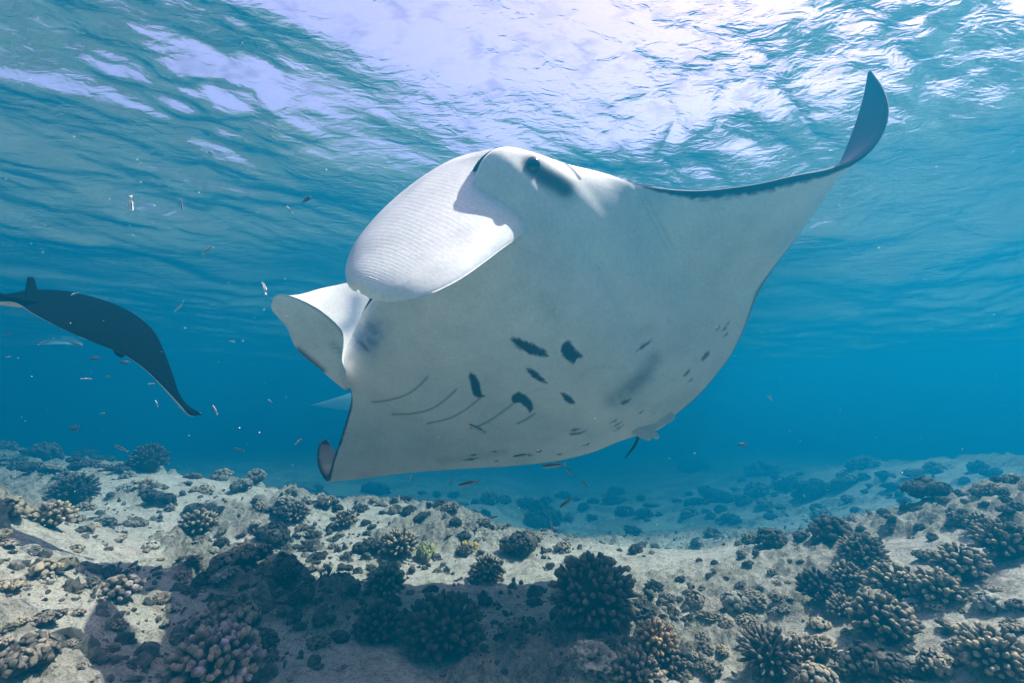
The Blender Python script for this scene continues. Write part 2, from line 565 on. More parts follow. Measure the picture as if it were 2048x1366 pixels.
def ribs_body(st, nu, nv, bv, bd, gap=None, cav=0.0, expo=0.6, edge=0.008, flip=1):
    """one continuous skin from ribs (leading point, trailing point): belly, mouth hollow, back"""
    st = np.asarray(st, float)
    L = at(*st[:, 0].T); T = at(*st[:, 1].T)
    Lc, Tc = spline(L, nu), spline(T, nu)
    s = np.linspace(0, len(st) - 1, nu)
    bv = np.interp(s, *np.array(bv).T); bd = np.interp(s, *np.array(bd).T)
    k = np.hanning(31); k /= k.sum()
    sm = lambda a: np.convolve(np.pad(a, 15, mode='edge'), k, 'valid')
    bv, bd = sm(bv), sm(bd)
    w = np.linspace(0, 1, nv)
    v = 0.55 * w + 0.45 * w ** 2.2
    v = np.clip(v, 0, 1)
    Mid = Lc[:, None] * (1 - v)[None, :, None] + Tc[:, None] * v[None, :, None]
    nr = unit(smooth_grid(sheet_normals(Mid), 24))
    mid = nu // 2
    nr = nr * flip * -np.sign(np.sum(nr[mid] * (Mid[mid] - np.array([0, 0, ZC])), -1).mean())      # flip = 1: belly towards the camera
    p = v ** expo * (1 - v) ** 1.25
    p = p / p.max()
    ed = edge * np.sqrt(np.clip(np.minimum(v, 1 - v) * 14, 0, 1))
    tipf = np.sqrt(np.clip(np.minimum(np.linspace(0, 1, nu), 1 - np.linspace(0, 1, nu)) * 25, 0, 1))
    ve = Mid + nr * (bv[:, None] * p + ed * tipf[:, None])[..., None]
    g = sm(np.interp(s, *np.array(gap).T)) if gap is not None else np.zeros(nu)
    gd = g[:, None] * (1 - sstep(0, 0.55, v))[None]
    do = Mid - nr * (bd[:, None] * p + ed * tipf[:, None] + gd)[..., None]
    rows = [ve[:, ::-1]]
    info = [np.stack([np.repeat(s[:, None], nv, 1), np.repeat(v[None, ::-1], nu, 0), np.zeros((nu, nv))], -1)]
    if gap is not None:
        gn = (g / (g.max() + 1e-9))[:, None, None]
        rib = (Tc - Lc)
        m = 14
        for q in np.linspace(0.04, 0.96, m):
            dep = cav * math.sin(math.pi * q) ** 0.6
            pt = ve[:, 0] * (1 - q) + do[:, 0] * q + rib * dep * gn[:, 0]
            rows.append(pt[:, None]); info.append(np.stack([s, np.zeros(nu), np.full(nu, 2.0)], -1)[:, None])
    rows.append(do)
    info.append(np.stack([np.repeat(s[:, None], nv, 1), np.repeat(v[None], nu, 0), np.ones((nu, nv))], -1))
    G = np.concatenate(rows, 1); I = np.concatenate(info, 1)
    fcs = grid_faces(nu, G.shape[1], True)
    return G, I, fcs, ve


def tube(P, rad, ns=10):
    P = np.asarray(P, float); n = len(P)
    t = unit(np.gradient(P, axis=0))
    a = unit(np.cross(t, np.array([0.3, 0.2, 1.0]))); b = np.cross(t, a)
    th = np.linspace(0, 2 * math.pi, ns, endpoint=False)
    V = P[:, None] + np.asarray(rad)[:, None, None] * (a[:, None] * np.cos(th)[None, :, None] + b[:, None] * np.sin(th)[None, :, None])
    return V.reshape(-1, 3), grid_faces(n, ns, True)


WHITE = np.array([0.80, 0.785, 0.75]); BLACK = np.array([0.020, 0.016, 0.020])

# --- the large manta over the reef: ribs (leading x, y, depth), (trailing x, y, depth)
ST = [((652, 878, 3.22), (654, 879, 3.22)), ((639, 888, 3.20), (664, 893, 3.27)), ((634, 915, 3.15), (676, 915, 3.27)),
      ((641, 944, 3.10), (684, 936, 3.25)), ((655, 957, 3.03), (680, 957, 3.12)), ((668, 915, 2.98), (724, 957, 3.12)),
      ((685, 865, 2.92), (822, 945, 3.14)), ((703, 795, 2.84), (930, 938, 3.16)), ((690, 745, 2.74), (1040, 931, 3.18)),
      ((690, 705, 2.62), (1120, 921, 3.20)), ((712, 655, 2.50), (1185, 905, 3.20)), ((738, 608, 2.40), (1235, 885, 3.20)),
      ((800, 545, 2.28), (1275, 872, 3.20)), ((870, 470, 2.17), (1312, 862, 3.20)), ((932, 390, 2.10), (1335, 848, 3.18)),
      ((966, 318, 2.06), (1352, 830, 3.15)), ((1005, 294, 2.08), (1372, 813, 3.12)), ((1062, 303, 2.12), (1398, 790, 3.08)),
      ((1128, 326, 2.20), (1428, 755, 3.02)), ((1205, 345, 2.28), (1460, 712, 2.95)), ((1290, 370, 2.32), (1490, 655, 2.86)),
      ((1390, 381, 2.32), (1515, 590, 2.76)), ((1500, 370, 2.28), (1547, 538, 2.66)), ((1590, 351, 2.24), (1602, 462, 2.56)),
      ((1660, 338, 2.20), (1652, 388, 2.50)), ((1715, 318, 2.17), (1676, 336, 2.44)), ((1758, 278, 2.16), (1692, 298, 2.40)),
      ((1777, 225, 2.17), (1712, 244, 2.36)), ((1768, 180, 2.20), (1728, 190, 2.31)), ((1742, 141, 2.24), (1735, 146, 2.25))]
BV = [(0, .004), (4, .012), (6, .03), (8, .09), (10, .15), (12, .19), (15, .19), (17, .15), (19, .09), (21, .045), (24, .014), (29, .004)]
BD = [(0, .004), (4, .02), (6, .05), (8, .14), (10, .24), (13, .30), (16, .24), (18, .14), (20, .07), (23, .02), (29, .004)]
GAP = [(0, 0), (9, 0), (10, .05), (11, .09), (12, .13), (13, .15), (14, .12), (15, .04), (16, 0), (29, 0)]
G, I, fcs, VE = ribs_body(ST, 540, 260, BV, BD, GAP, 0.42)
px, py, dd = project(G)
s_, v_, side = I[..., 0], I[..., 1], I[..., 2]
col = np.where((side == 1)[..., None], BLACK, WHITE).astype(float)
col = np.where((side == 2)[..., None], np.array([0.10, 0.13, 0.17]), col)
ven = (side == 0)
tw = (sstep(22.5, 25, s_) * (side == 1))[..., None]
col = col * (1 - tw) + np.array([0.135, 0.062, 0.078]) * tw
jit = 2.2 * fbm(px / 5, py / 5, octv=2, seed=5)


def paint(mask, c, amt=1.0):
    global col
    a = (mask * ven * amt)[..., None]
    col = col * (1 - a) + np.asarray(c) * a


# dark margins: leading edge of both wings, trailing edge
ledge = np.array([at(*r[0]) for r in ST]); Lc = spline(ledge, G.shape[0])
dl = np.linalg.norm(G - Lc[:, None], axis=-1)
wl = np.interp(s_, [0, 4, 5, 7.6, 8.4, 18.2, 19.5, 21, 23, 24.5, 29], [.03, .03, .026, .03, 0, 0, .014, .065, .055, .035, .03])
soft = 0.5 + 0.6 * np.clip(fbm(px / 9, py / 9, octv=3, seed=15), -1, 1)
paint(np.where(wl > 0, 1 - sstep(wl * (0.35 + 0.3 * soft), wl * (0.8 + 0.55 * soft) + 1e-6, dl), 0), (0.03, 0.03, 0.04))
tedge = spline(np.array([at(*r[1]) for r in ST]), G.shape[0])
dt = np.linalg.norm(G - tedge[:, None], axis=-1)
wt = np.interp(s_, [0, 6, 8, 10, 17, 19, 20, 21, 22.5, 25, 29], [.008, .008, .012, .010, .006, .008, .03, .07, .03, .004, .004])
paint(1 - sstep(wt * 0.15, wt, dt), (0.05, 0.06, 0.075), 0.85)
# belly spots
SPOTS = [
    [(1020, 674), (1040, 678), (1066, 688), (1090, 700), (1097, 713), (1080, 713), (1060, 708), (1038, 696), (1024, 684)],
    [(1134, 680), (1142, 684), (1152, 700), (1167, 714), (1154, 717), (1147, 728), (1134, 719), (1121, 704), (1124, 690)],
    [(1052, 735), (1066, 739), (1082, 752), (1097, 768), (1085, 765), (1066, 755), (1058, 747)],
    [(940, 744), (950, 750), (960, 766), (963, 789), (973, 792), (955, 796), (945, 787), (942, 770), (937, 756)],
    [(1025, 790), (1036, 784), (1052, 790), (1064, 803), (1066, 818), (1060, 826), (1052, 814), (1040, 806), (1026, 806), (1023, 798)],
    [(1120, 784), (1130, 786), (1143, 794), (1151, 807), (1140, 808), (1128, 799)],
    [(1270, 704), (1284, 691), (1304, 678), (1298, 688), (1282, 699)],
    [(1240, 806), (1248, 801), (1263, 797), (1256, 806), (1246, 810)],
    [(1402, 722), (1408, 708), (1420, 700), (1418, 710), (1408, 720)],
    [(1365, 752), (1374, 742), (1381, 738), (1378, 746), (1370, 752)], [(1374, 765), (1387, 755), (1383, 763)],
    [(1431, 660), (1440, 649), (1437, 658)], [(1444, 662), (1454, 650), (1452, 658)], [(1446, 674), (1456, 664), (1453, 673)],
    [(1452, 648), (1460, 640), (1458, 648)], [(1275, 828), (1288, 820), (1282, 827)],
    [(1217, 847), (1234, 838), (1230, 844)], [(1220, 855), (1243, 843), (1238, 850)], [(1227, 858), (1247, 850), (1240, 857)], [(1226, 863), (1240, 858), (1236, 861)],
    [(1138, 861), (1150, 857), (1162, 857), (1150, 863)], [(1138, 867), (1155, 865), (1175, 860), (1160, 869), (1142, 871)],
    [(1165, 891), (1175, 887), (1181, 886), (1176, 891)], [(983, 904), (990, 901), (997, 903), (990, 906)],
    [(941, 910), (950, 907), (955, 909), (948, 912)], [(1072, 903), (1080, 900), (1085, 902), (1078, 905)],
    [(1114, 909), (1120, 907), (1125, 908), (1119, 911)], [(987, 923), (993, 921), (996, 923), (990, 925)],
    [(925, 921), (940, 916), (958, 916), (945, 921)], [(1056, 911), (1062, 909), (1067, 911), (1060, 913)],
]
for k, sp in enumerate(SPOTS):
    c0 = np.mean(sp, 0)
    sel = (np.abs(px - c0[0]) < 60) & (np.abs(py - c0[1]) < 60) & ven
    d = np.full(px.shape, 50.0)
    d[sel] = in_poly(px[sel], py[sel], sp)
    paint(1 - sstep(-1.6, 1.8, d + jit * 0.55), (0.028, 0.034, 0.038), 1.0 if k < 6 else 0.8)
# grey smudges
for (pts, w, amt) in [([(1225, 800), (1262, 775), (1290, 745), (1308, 718)], 17, 0.5), ([(1265, 775), (1290, 755)], 14, .3), ([(1275, 665), (1300, 655)], 13, .16),
                      ([(880, 921), (960, 912), (1010, 905)], 9, .25), ([(1250, 735), (1190, 735), (1160, 755)], 4, .12)]:
    d = line_dist(px, py, pts)
    paint(np.exp(-(d / w) ** 2) * (0.75 + 0.4 * soft), (0.10, 0.13, 0.14), amt)
# dark band behind the eye
d = line_dist(px, py, [(1060, 330), (1085, 350), (1115, 365), (1130, 376)])
paint(np.exp(-(d / 18.5) ** 4), (0.02, 0.024, 0.032), .95)
d = line_dist(px, py, [(1090, 362), (1120, 378), (1138, 384)])
paint(np.exp(-(d / 20) ** 2), (0.08, 0.11, 0.15), .5)
# fold between head and wing
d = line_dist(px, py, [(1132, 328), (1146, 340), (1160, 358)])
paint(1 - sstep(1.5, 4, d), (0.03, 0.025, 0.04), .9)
# blue-grey skin at the corner of the mouth
d = line_dist(px, py, [(700, 650), (712, 672), (735, 685), (745, 660)])
paint(np.clip(np.exp(-(d / 27) ** 2) * (0.55 + 0.8 * soft), 0, 1), (0.13, 0.22, 0.38), .85)
d = line_dist(px, py, [(715, 684), (727, 690), (735, 700)])
paint(np.exp(-(d / 4) ** 2) * (0.3 + soft), (0.06, 0.09, 0.14), .8)
d = line_dist(px, py, [(690, 745), (688, 728), (700, 712)])
paint(np.exp(-(d / 9) ** 2), (0.18, 0.24, 0.32), .5)
# gill slits: a groove with a darker line
groove = np.zeros(px.shape)
for pts in ([(855, 754), (838, 772), (812, 790), (775, 801), (745, 804)], [(913, 779), (890, 800), (862, 818), (825, 827), (785, 829)], [(962, 795), (930, 820), (898, 837), (855, 847)],
            [(1025, 808), (990, 834), (962, 850), (940, 857)], [(1070, 827), (1050, 840), (1035, 847)]):
    d = np.full(px.shape, 99.0)
    sel = (px > 720) & (px < 1100) & (py > 735) & (py < 880) & ven
    d[sel] = line_dist(px[sel], py[sel], pts)
    paint(np.exp(-(d / 1.9) ** 2), (0.22, 0.25, 0.25), .85)
    groove = np.maximum(groove, np.exp(-(d / 4) ** 2)) - 0.35 * np.exp(-((d - 9) / 5) ** 2) * (d < 30)
for pts in ([(1270, 370), (1300, 430), (1335, 500)], [(1283, 372), (1318, 440), (1350, 500)]):
    d = line_dist(px, py, pts)
    paint(np.exp(-(d / 3) ** 2), (0.5, 0.52, 0.52), .35)
    groove = np.maximum(groove, 0.4 * np.exp(-(d / 5) ** 2) * ven)
sg = np.random.default_rng(12)
for k in range(26):
    x0, y0 = sg.uniform(760, 1480), sg.uniform(420, 900)
    a0, l0 = sg.uniform(-1.2, .4), sg.uniform(12, 60)
    pts = [(x0, y0), (x0 + l0 * .5 * math.cos(a0), y0 - l0 * .5 * math.sin(a0) + sg.uniform(-3, 3)), (x0 + l0 * math.cos(a0), y0 - l0 * math.sin(a0))]
    d = np.full(px.shape, 99.0)
    sel = (np.abs(px - x0) < 75) & (np.abs(py - y0) < 75) & ven
    d[sel] = line_dist(px[sel], py[sel], pts)
    paint(np.exp(-(d / sg.uniform(1.0, 2.0)) ** 2) * (soft > .4), (0.42, 0.45, 0.46), sg.uniform(.15, .4))
for k in range(70):
    x0, y0 = sg.uniform(740, 1500), sg.uniform(400, 930)
    d = np.hypot(px - x0, py - y0)
    paint(np.exp(-(d / sg.uniform(1.2, 2.6)) ** 2), (0.30, 0.33, 0.34), sg.uniform(.2, .55))
scar = line_dist(px, py, [(1072, 585), (1095, 605), (1112, 640), (1130, 668)])
paint(np.exp(-(scar / 1.5) ** 2) * (soft > .45), (0.45, 0.47, 0.48), .5)
G = G + (groove * 0.012)[..., None] * unit(at(px, py, dd + .1) - at(px, py, dd))

allV = [G.reshape(-1, 3)]; allF = [fcs]; allC = [col.reshape(-1, 3)]


def add_shell(V, Fc, C):
    off = sum(len(a) for a in allV)
    allV.append(V); allF.append(Fc + off); allC.append(C)


# near head fin: a broad curved paddle
FA = [(1010, 296, 2.18), (962, 303, 2.24), (905, 320, 2.31), (850, 352, 2.35), (795, 395, 2.35), (748, 442, 2.29), (712, 490, 2.19), (696, 533, 2.06), (700, 566, 1.95), (714, 582, 1.88)]
FB = [(1100, 452, 2.19), (1058, 463, 2.10), (1015, 490, 1.98), (970, 524, 1.86), (925, 556, 1.77), (880, 580, 1.72), (835, 597, 1.70), (790, 604, 1.72), (752, 600, 1.77), (722, 587, 1.84)]
nu, nv = 420, 130
A, B = spline(at(*np.array(FA).T), nu), spline(at(*np.array(FB).T), nu)
q = np.linspace(0, 1, nv)
Sg = A[:, None] * (1 - q)[None, :, None] + B[:, None] * q[None, :, None]
nrm = unit(smooth_grid(sheet_normals(Sg), 10))
view = unit(Sg - np.array([0, 0, ZC]))
sgn = -np.sign(np.sum(nrm * view, -1).mean())
nrm = nrm * sgn
uu = np.linspace(0, 1, nu)[:, None]
bul = 0.085 * np.sin(math.pi * q)[None] ** 0.8 * np.sin(math.pi * np.clip(uu * 0.9 + 0.08, 0, 1)) ** 0.7
PHS = 0.23 * q[None] * 330 + 330 * uu + 2.6 * fbm(uu * 6 + 0 * q[None], q[None] * 3 + 0 * uu, octv=2, seed=8)
rip = 0.00017 * (np.sin(PHS) + 0.7 * np.sin(PHS * 1.63 + 3 * fbm(uu * 9 + 0 * q[None], q[None] * 4 + 0 * uu, octv=2, seed=18))) * sstep(0.1, .3, uu) * sstep(0, .1, q)[None] * (1 - sstep(.72, .95, q))[None]
Sg = Sg + nrm * (bul + rip)[..., None]
SV, SF, SS = shell(Sg, 0.012)
lc = np.tile(WHITE * 1.06, (len(SV), 1))
pxl, pyl, _ = project(SV)
lines = (0.5 + 0.5 * np.sin(np.tile(PHS.ravel(), 2)))
lc *= (1 - 0.06 * (lines ** 6) * np.tile((sstep(0.1, .3, uu) * (1 - sstep(.72, .95, q))[None]).ravel(), 2))[:, None]
vq = np.tile(np.repeat(q[None], nu, 0).ravel(), 2)
uq = np.tile(np.repeat(uu, nv, 1).ravel(), 2)
edge = (1 - sstep(0.003, 0.02 + 0.02 * np.clip(fbm(uq * 14, uq * 3, octv=2, seed=9), 0, 1), vq)) * (uq > .1) * (uq < .75) * sstep(-.1, .35, fbm(uq * 9, uq * 2 + 5, octv=2, seed=13))
lc = lc * (1 - edge[:, None]) + np.array([0.06, 0.04, 0.07]) * edge[:, None]
edge = edge * .8
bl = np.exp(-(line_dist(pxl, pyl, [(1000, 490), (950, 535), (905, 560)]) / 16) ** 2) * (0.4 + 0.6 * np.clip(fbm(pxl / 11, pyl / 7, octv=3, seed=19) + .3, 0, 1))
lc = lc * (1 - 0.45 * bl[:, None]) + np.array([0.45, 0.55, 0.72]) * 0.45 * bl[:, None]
add_shell(SV, SF, lc)

# far head fin: a scrolled trough, open to the top
R1 = [(692, 742, 2.58), (684, 720, 2.52), (687, 690, 2.47), (685, 664, 2.42), (667, 642, 2.37), (632, 615, 2.32), (590, 595, 2.29), (560, 589, 2.29), (547, 596, 2.32)]
RB = [(698, 775, 2.72), (668, 752, 2.66), (630, 724, 2.60), (603, 703, 2.55), (588, 680, 2.50), (578, 655, 2.46), (562, 635, 2.42), (549, 620, 2.39), (543, 607, 2.35)]
R2 = [(752, 625, 2.84), (742, 600, 2.92), (722, 578, 2.95), (700, 565, 2.95), (672, 570, 2.90), (640, 577, 2.83), (605, 587, 2.70), (570, 592, 2.52), (548, 598, 2.39)]
nu2, nv2 = 120, 110
r1, rb, r2 = [spline(at(*np.array(a).T), nu2) for a in (R1, RB, R2)]
q = np.linspace(0, 1, nv2)
ctl = (rb - 0.30 * r1 - 0.18 * r2) / 0.52                     # the curve passes near the keel at q = .42
b_ = [(1 - q) ** 2, 2 * q * (1 - q), q ** 2]
ctl = (rb - 0.3364 * r1 - 0.1764 * r2) / 0.4872
Tg = sum(b[None, :, None] * c[:, None] for b, c in zip(b_, (r1, ctl, r2)))
TV, TF, TS = shell(Tg, 0.009)
pxt, pyt, _ = project(TV)
tc_ = np.tile(WHITE * 1.03, (len(TV), 1))
q2 = np.tile(np.repeat(q[None], nu2, 0).ravel(), 2)
u2 = np.tile(np.repeat(np.linspace(0, 1, nu2)[:, None], nv2, 1).ravel(), 2)
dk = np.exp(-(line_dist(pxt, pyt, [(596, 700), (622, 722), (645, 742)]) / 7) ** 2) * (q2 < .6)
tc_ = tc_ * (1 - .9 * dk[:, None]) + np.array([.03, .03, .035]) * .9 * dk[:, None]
rimd = (1 - sstep(0.0, 0.02, q2)) * (u2 > .35) * .55
tc_ = tc_ * (1 - rimd[:, None]) + np.array([.08, .06, .12]) * rimd[:, None]
smu = np.exp(-(line_dist(pxt, pyt, [(668, 690), (682, 705)]) / 9) ** 2) * (q2 < .5) * (0.4 + .6 * np.clip(fbm(pxt / 10, pyt / 3, octv=2, seed=4) + .4, 0, 1))
tc_ = tc_ * (1 - .6 * smu[:, None]) + np.array([.2, .22, .22]) * .6 * smu[:, None]
recess_shade = np.exp(-(line_dist(pxt, pyt, [(712, 600), (704, 640), (690, 655)]) / 16) ** 2) * (q2 > .5)  # bluish tint on the inner base, painting in the shade of the mouth recess
tc_ = tc_ * (1 - .75 * recess_shade[:, None]) + np.array([.16, .24, .36]) * .75 * recess_shade[:, None]
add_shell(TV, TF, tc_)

# pelvic fins and claspers by the tail, then the tail itself
for (A_, B_) in [([(1300, 822, 3.16), (1330, 812, 3.12), (1348, 830, 3.11), (1349, 838, 3.11)], [(1285, 860, 3.16), (1310, 858, 3.13), (1325, 852, 3.11), (1346, 841, 3.11)]),
                 ([(1290, 840, 3.15), (1305, 855, 3.11), (1316, 868, 3.09), (1319, 876, 3.09)], [(1278, 852, 3.15), (1291, 866, 3.11), (1304, 876, 3.09), (1314, 878, 3.09)]),
                 ([(1272, 845, 3.15), (1290, 858, 3.10), (1301, 871, 3.08), (1303, 878, 3.08)], [(1258, 862, 3.16), (1275, 873, 3.12), (1290, 880, 3.09), (1299, 881, 3.08)])]:
    a_, b2 = spline(at(*np.array(A_).T), 24), spline(at(*np.array(B_).T), 24)
    qq = np.linspace(0, 1, 14)
    g2 = a_[:, None] * (1 - qq)[None, :, None] + b2[:, None] * qq[None, :, None]
    v2, f2, s2 = shell(g2, 0.010)
    add_shell(v2, f2, np.tile(WHITE * .92, (len(v2), 1)))
tp = spline(at(*np.array([(1290, 855, 3.2), (1278, 872, 3.18), (1270, 890, 3.16), (1260, 904, 3.14), (1250, 916, 3.12)]).T), 24)
v2, f2 = tube(tp, np.linspace(0.016, 0.0045, 24))
add_shell(v2, f2, np.tile(np.array([.03, .035, .04]), (len(v2), 1)))

MV = np.concatenate(allV)
root = Vector(np.mean(VE.reshape(-1, 3), 0))


def empty(name, loc, parent=None):
    o = bpy.data.objects.new(name, None)
    o.location = loc
    o.empty_display_size = 0.1
    return link(o, parent)


manta = empty('manta_ray', root)
tag(manta, 'large white-bellied manta ray with dark belly spots gliding over the reef', 'manta ray')
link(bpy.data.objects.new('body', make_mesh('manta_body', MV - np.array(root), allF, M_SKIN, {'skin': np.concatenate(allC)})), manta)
# left eye, half sunk in the side of the head
flat = VE.reshape(-1, 3)
epx, epy, _ = project(flat)
ei = int(np.argmin((epx - 1066) ** 2 + (epy - 329) ** 2))
th, ph = np.meshgrid(np.linspace(0, math.pi, 18), np.linspace(0, 2 * math.pi, 24, endpoint=False), indexing='ij')
EV = np.stack([np.sin(th) * np.cos(ph), np.sin(th) * np.sin(ph), np.cos(th)], -1).reshape(-1, 3) * np.array([.036, .028, .040])
eye = link(bpy.data.objects.new('eye', make_mesh('manta_eye', EV, grid_faces(18, 24, True), M_EYE)), manta)
eye.location = Vector(flat[ei]) - root + Vector((0, .008, 0))


# --- the dark-backed manta at the left
def simple_manta(name, st, bv, bd, label, nu=160, nv=70, flip=1, group=None, extra=None, white_front=0.0):
    G, I, fcs, ve = ribs_body(st, nu, nv, bv, bd, None, 0, 0.6, 0.008, flip)
    vs_, fs_, cs_ = [G.reshape(-1, 3)], [fcs], []
    c = np.where((I[..., 2] == 1)[..., None], np.array([.003, .0035, .0045]), WHITE * .85)
    cs_.append(c.reshape(-1, 3))
    for (v2, f2, c2) in (extra or []):
        off = sum(len(a) for a in vs_)
        vs_.append(v2); fs_.append(f2 + off); cs_.append(np.tile(np.array(c2), (len(v2), 1)))
    Vv = np.concatenate(vs_)
    rt = Vector(G.reshape(-1, 3).mean(0))
    o = link(bpy.data.objects.new(name, make_mesh(name, Vv - np.array(rt), fs_, M_SKIN_DARK, {'skin': np.concatenate(cs_)})))
    o.location = rt
    tag(o, label, 'manta ray', group)
    return o


S2 = [((403, 827, 3.95), (401, 830, 3.95)), ((376, 815, 3.88), (380, 830, 3.84)), ((354, 792, 3.80), (357, 806, 3.72)), ((340, 748, 3.76), (325, 772, 3.55)),
      ((322, 700, 3.74), (286, 735, 3.42)), ((302, 660, 3.78), (245, 708, 3.35)), ((262, 628, 3.88), (195, 688, 3.28)), ((212, 609, 3.98), (130, 660, 3.22)),
      ((150, 598, 4.08), (72, 630, 3.18)), ((90, 597, 4.15), (34, 606, 3.16)), ((50, 600, 4.2), (2, 603, 3.3)), ((15, 598, 4.2), (-30, 604, 3.6)), ((-30, 600, 4.2), (-34, 602, 4.1))]
S2 = [tuple((x, y, d * .62) for x, y, d in r_) for r_ in S2]
B2 = [(0, .004), (3, .008), (6, .025), (8, .045), (10, .03), (12, .004)]
fa = spline(at(*(np.array([(42, 606, 3.2), (48, 585, 3.24), (56, 562, 3.28), (60, 553, 3.3)]) * np.array([1, 1, .62])).T), 20)
fb = spline(at(*(np.array([(78, 604, 3.3), (76, 586, 3.31), (68, 568, 3.31), (62, 554, 3.31)]) * np.array([1, 1, .62])).T), 20)
qq = np.linspace(0, 1, 10)
fv, ff, _ = shell(fa[:, None] * (1 - qq)[None, :, None] + fb[:, None] * qq[None, :, None], .012)
tv, tf = tube(spline(at(*(np.array([(60, 603, 3.2), (30, 598, 3.15), (0, 590, 3.1), (-60, 574, 3.05), (-160, 560, 3.0)]) * np.array([1, 1, .62])).T), 30), np.linspace(.014, .004, 30))
cl, cf = tube(spline(at(*(np.array([(240, 690, 3.42), (242, 705, 3.38), (243, 715, 3.36)]) * np.array([1, 1, .62])).T), 8), np.array([.03, .03, .028, .025, .02, .016, .01, .004]))
simple_manta('manta_ray', S2, B2, [(a, b * 1.2) for a, b in B2], 'dark-backed manta ray seen from behind at the left, wing drooping', flip=-1,
             extra=[(fv, ff, (.004, .0045, .006)), (tv, tf, (.004, .0045, .006)), (cl, cf, (.004, .0045, .006))])
# --- two faint ones further off
S3 = [((-20, 668, 7.0), (-18, 690, 7.0)), ((20, 628, 7.0), (10, 692, 6.8)), ((70, 622, 7.0), (70, 690, 6.7)), ((110, 632, 7.1), (120, 688, 6.7)), ((150, 655, 7.3), (160, 690, 6.9)), ((190, 688, 7.4), (192, 690, 7.4))]
S3 = [tuple((x, y, d * 1.75) for x, y, d in r_) for r_ in S3]
B3 = [(0, .004), (2, .1), (3, .1), (5, .004)]
simple_manta('manta_ray', S3, B3, B3, 'faint pale-bellied manta ray behind the dark-backed one', 80, 40)
S4 = [((618, 810, 6.4), (622, 812, 6.4)), ((650, 803, 6.4), (650, 815, 6.3)), ((690, 790, 6.4), (700, 822, 6.2)), ((740, 775, 6.5), (780, 830, 6.1)), ((800, 770, 6.6), (850, 830, 6.1)), ((860, 780, 6.7), (900, 815, 6.4)), ((930, 800, 6.7), (935, 803, 6.7))]
S4 = [tuple((x, y, d * 2.2) for x, y, d in r_) for r_ in S4]
B4 = [(0, .004), (3, .1), (4, .1), (6, .004)]
simple_manta('manta_ray', S4, B4, B4, 'distant manta ray mostly hidden behind the large one, only a wingtip showing', 80, 40)


# ------------------------------------------------------------------ corals and stones
def finger_mesh(seed, length=1.0, rad=0.32, ns=8, nr=7, club=1.15):
    """one stubby branch of unit length, z up; returns verts, faces, tip value"""
    g = np.random.default_rng(seed)
    prof = np.array([(0.0, 0.62), (0.25, 0.72), (0.5, 0.86), (0.72, club), (0.88, club * .92), (0.97, club * .58), (1.0, 0.06)])
    t = prof[:, 0]; r = prof[:, 1] * rad
    th = np.linspace(0, 2 * math.pi, ns, endpoint=False)
    T, H = np.meshgrid(t, th, indexing='ij')
    rr_ = np.interp(T, t, r) * (1 + 0.18 * g.standard_normal(T.shape) * (T > 0.1))
    bx, by = g.uniform(-.12, .12, 2)
    V = np.stack([rr_ * np.cos(H) + bx * T ** 2, rr_ * np.sin(H) + by * T ** 2, T * length + 0.03 * g.standard_normal(T.shape) * (T > .1)], -1).reshape(-1, 3)
    return V, grid_faces(len(t), ns, True), T.ravel()


def rock_mesh(seed, n=20, rough=0.35, freq=2.0, squash=0.8, billow=False):
    th, ph = np.meshgrid(np.linspace(0, math.pi, n), np.linspace(0, 2 * math.pi, 2 * n, endpoint=False), indexing='ij')
    D = np.stack([np.sin(th) * np.cos(ph), np.sin(th) * np.sin(ph), np.cos(th)], -1)
    x, y, z = D[..., 0], D[..., 1], D[..., 2]
    o = seed * 7.31
    nz = fbm(x * freq + o, y * freq + o, z * freq + 3.3 + o, octv=4, seed=seed, gain=.6)
    if billow: nz = 0.5 - 1.6 * np.abs(nz)
    r = 1 + rough * nz
    V = D * r[..., None] * np.array([1, 1, squash])
    tip = np.clip(0.55 + 0.9 * nz, 0, 1) * np.clip(.5 + .5 * z + .3, 0, 1)
    return V.reshape(-1, 3), grid_faces(n, 2 * n, True), tip.ravel()


def frame_to(zdir, spin):
    z = Vector(zdir).normalized()
    return (z.to_track_quat('Z', 'Y') @ Matrix.Rotation(spin, 4, 'Z').to_quaternion()).to_matrix().to_4x4()


def dome_dirs(n, seed, low=-0.12):
    g = np.random.default_rng(seed)
    k = np.arange(n) + .5
    z = 1 - k / n * (1 - low)
    a = k * 2.399963 + g.uniform(0, 6)
    r = np.sqrt(1 - np.clip(z, -1, 1) ** 2)
    D = np.stack([r * np.cos(a), r * np.sin(a), z], -1) + g.normal(0, .07, (n, 3))
    return unit(D)


def coral_cluster(seed, n, ln, th, club=1.12, squash=.75, rough=.3):
    """a whole colony joined into one mesh of unit radius: knobbly core and branches"""
    g = np.random.default_rng(seed)
    cv, cf_, ct = rock_mesh(seed, 10, .3, 1.6, squash)
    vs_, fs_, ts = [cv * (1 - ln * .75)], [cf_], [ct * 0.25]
    off = len(cv)
    for k, d in enumerate(dome_dirs(n, seed)):
        v, f, t = finger_mesh(seed * 100 + k % 9, 1, th / ln * g.uniform(.8, 1.25), 7, 7, club)
        l = ln * g.uniform(.75, 1.2) * 1.3
        Mx = np.array(frame_to(d + g.normal(0, .16, 3), g.uniform(0, 6)))[:3, :3]
        base = d * np.array([1, 1, squash]) * (1 - ln) * (0.92 + .16 * vnoise(np.array([d[0] * 2]), np.array([d[1] * 2]), seed=seed)[0])
        vs_.append((v * l) @ Mx.T + base); fs_.append(f + off); ts.append(t * .95 + .05)
        off += len(v)
    return np.concatenate(vs_), np.concatenate(fs_), np.concatenate(ts)


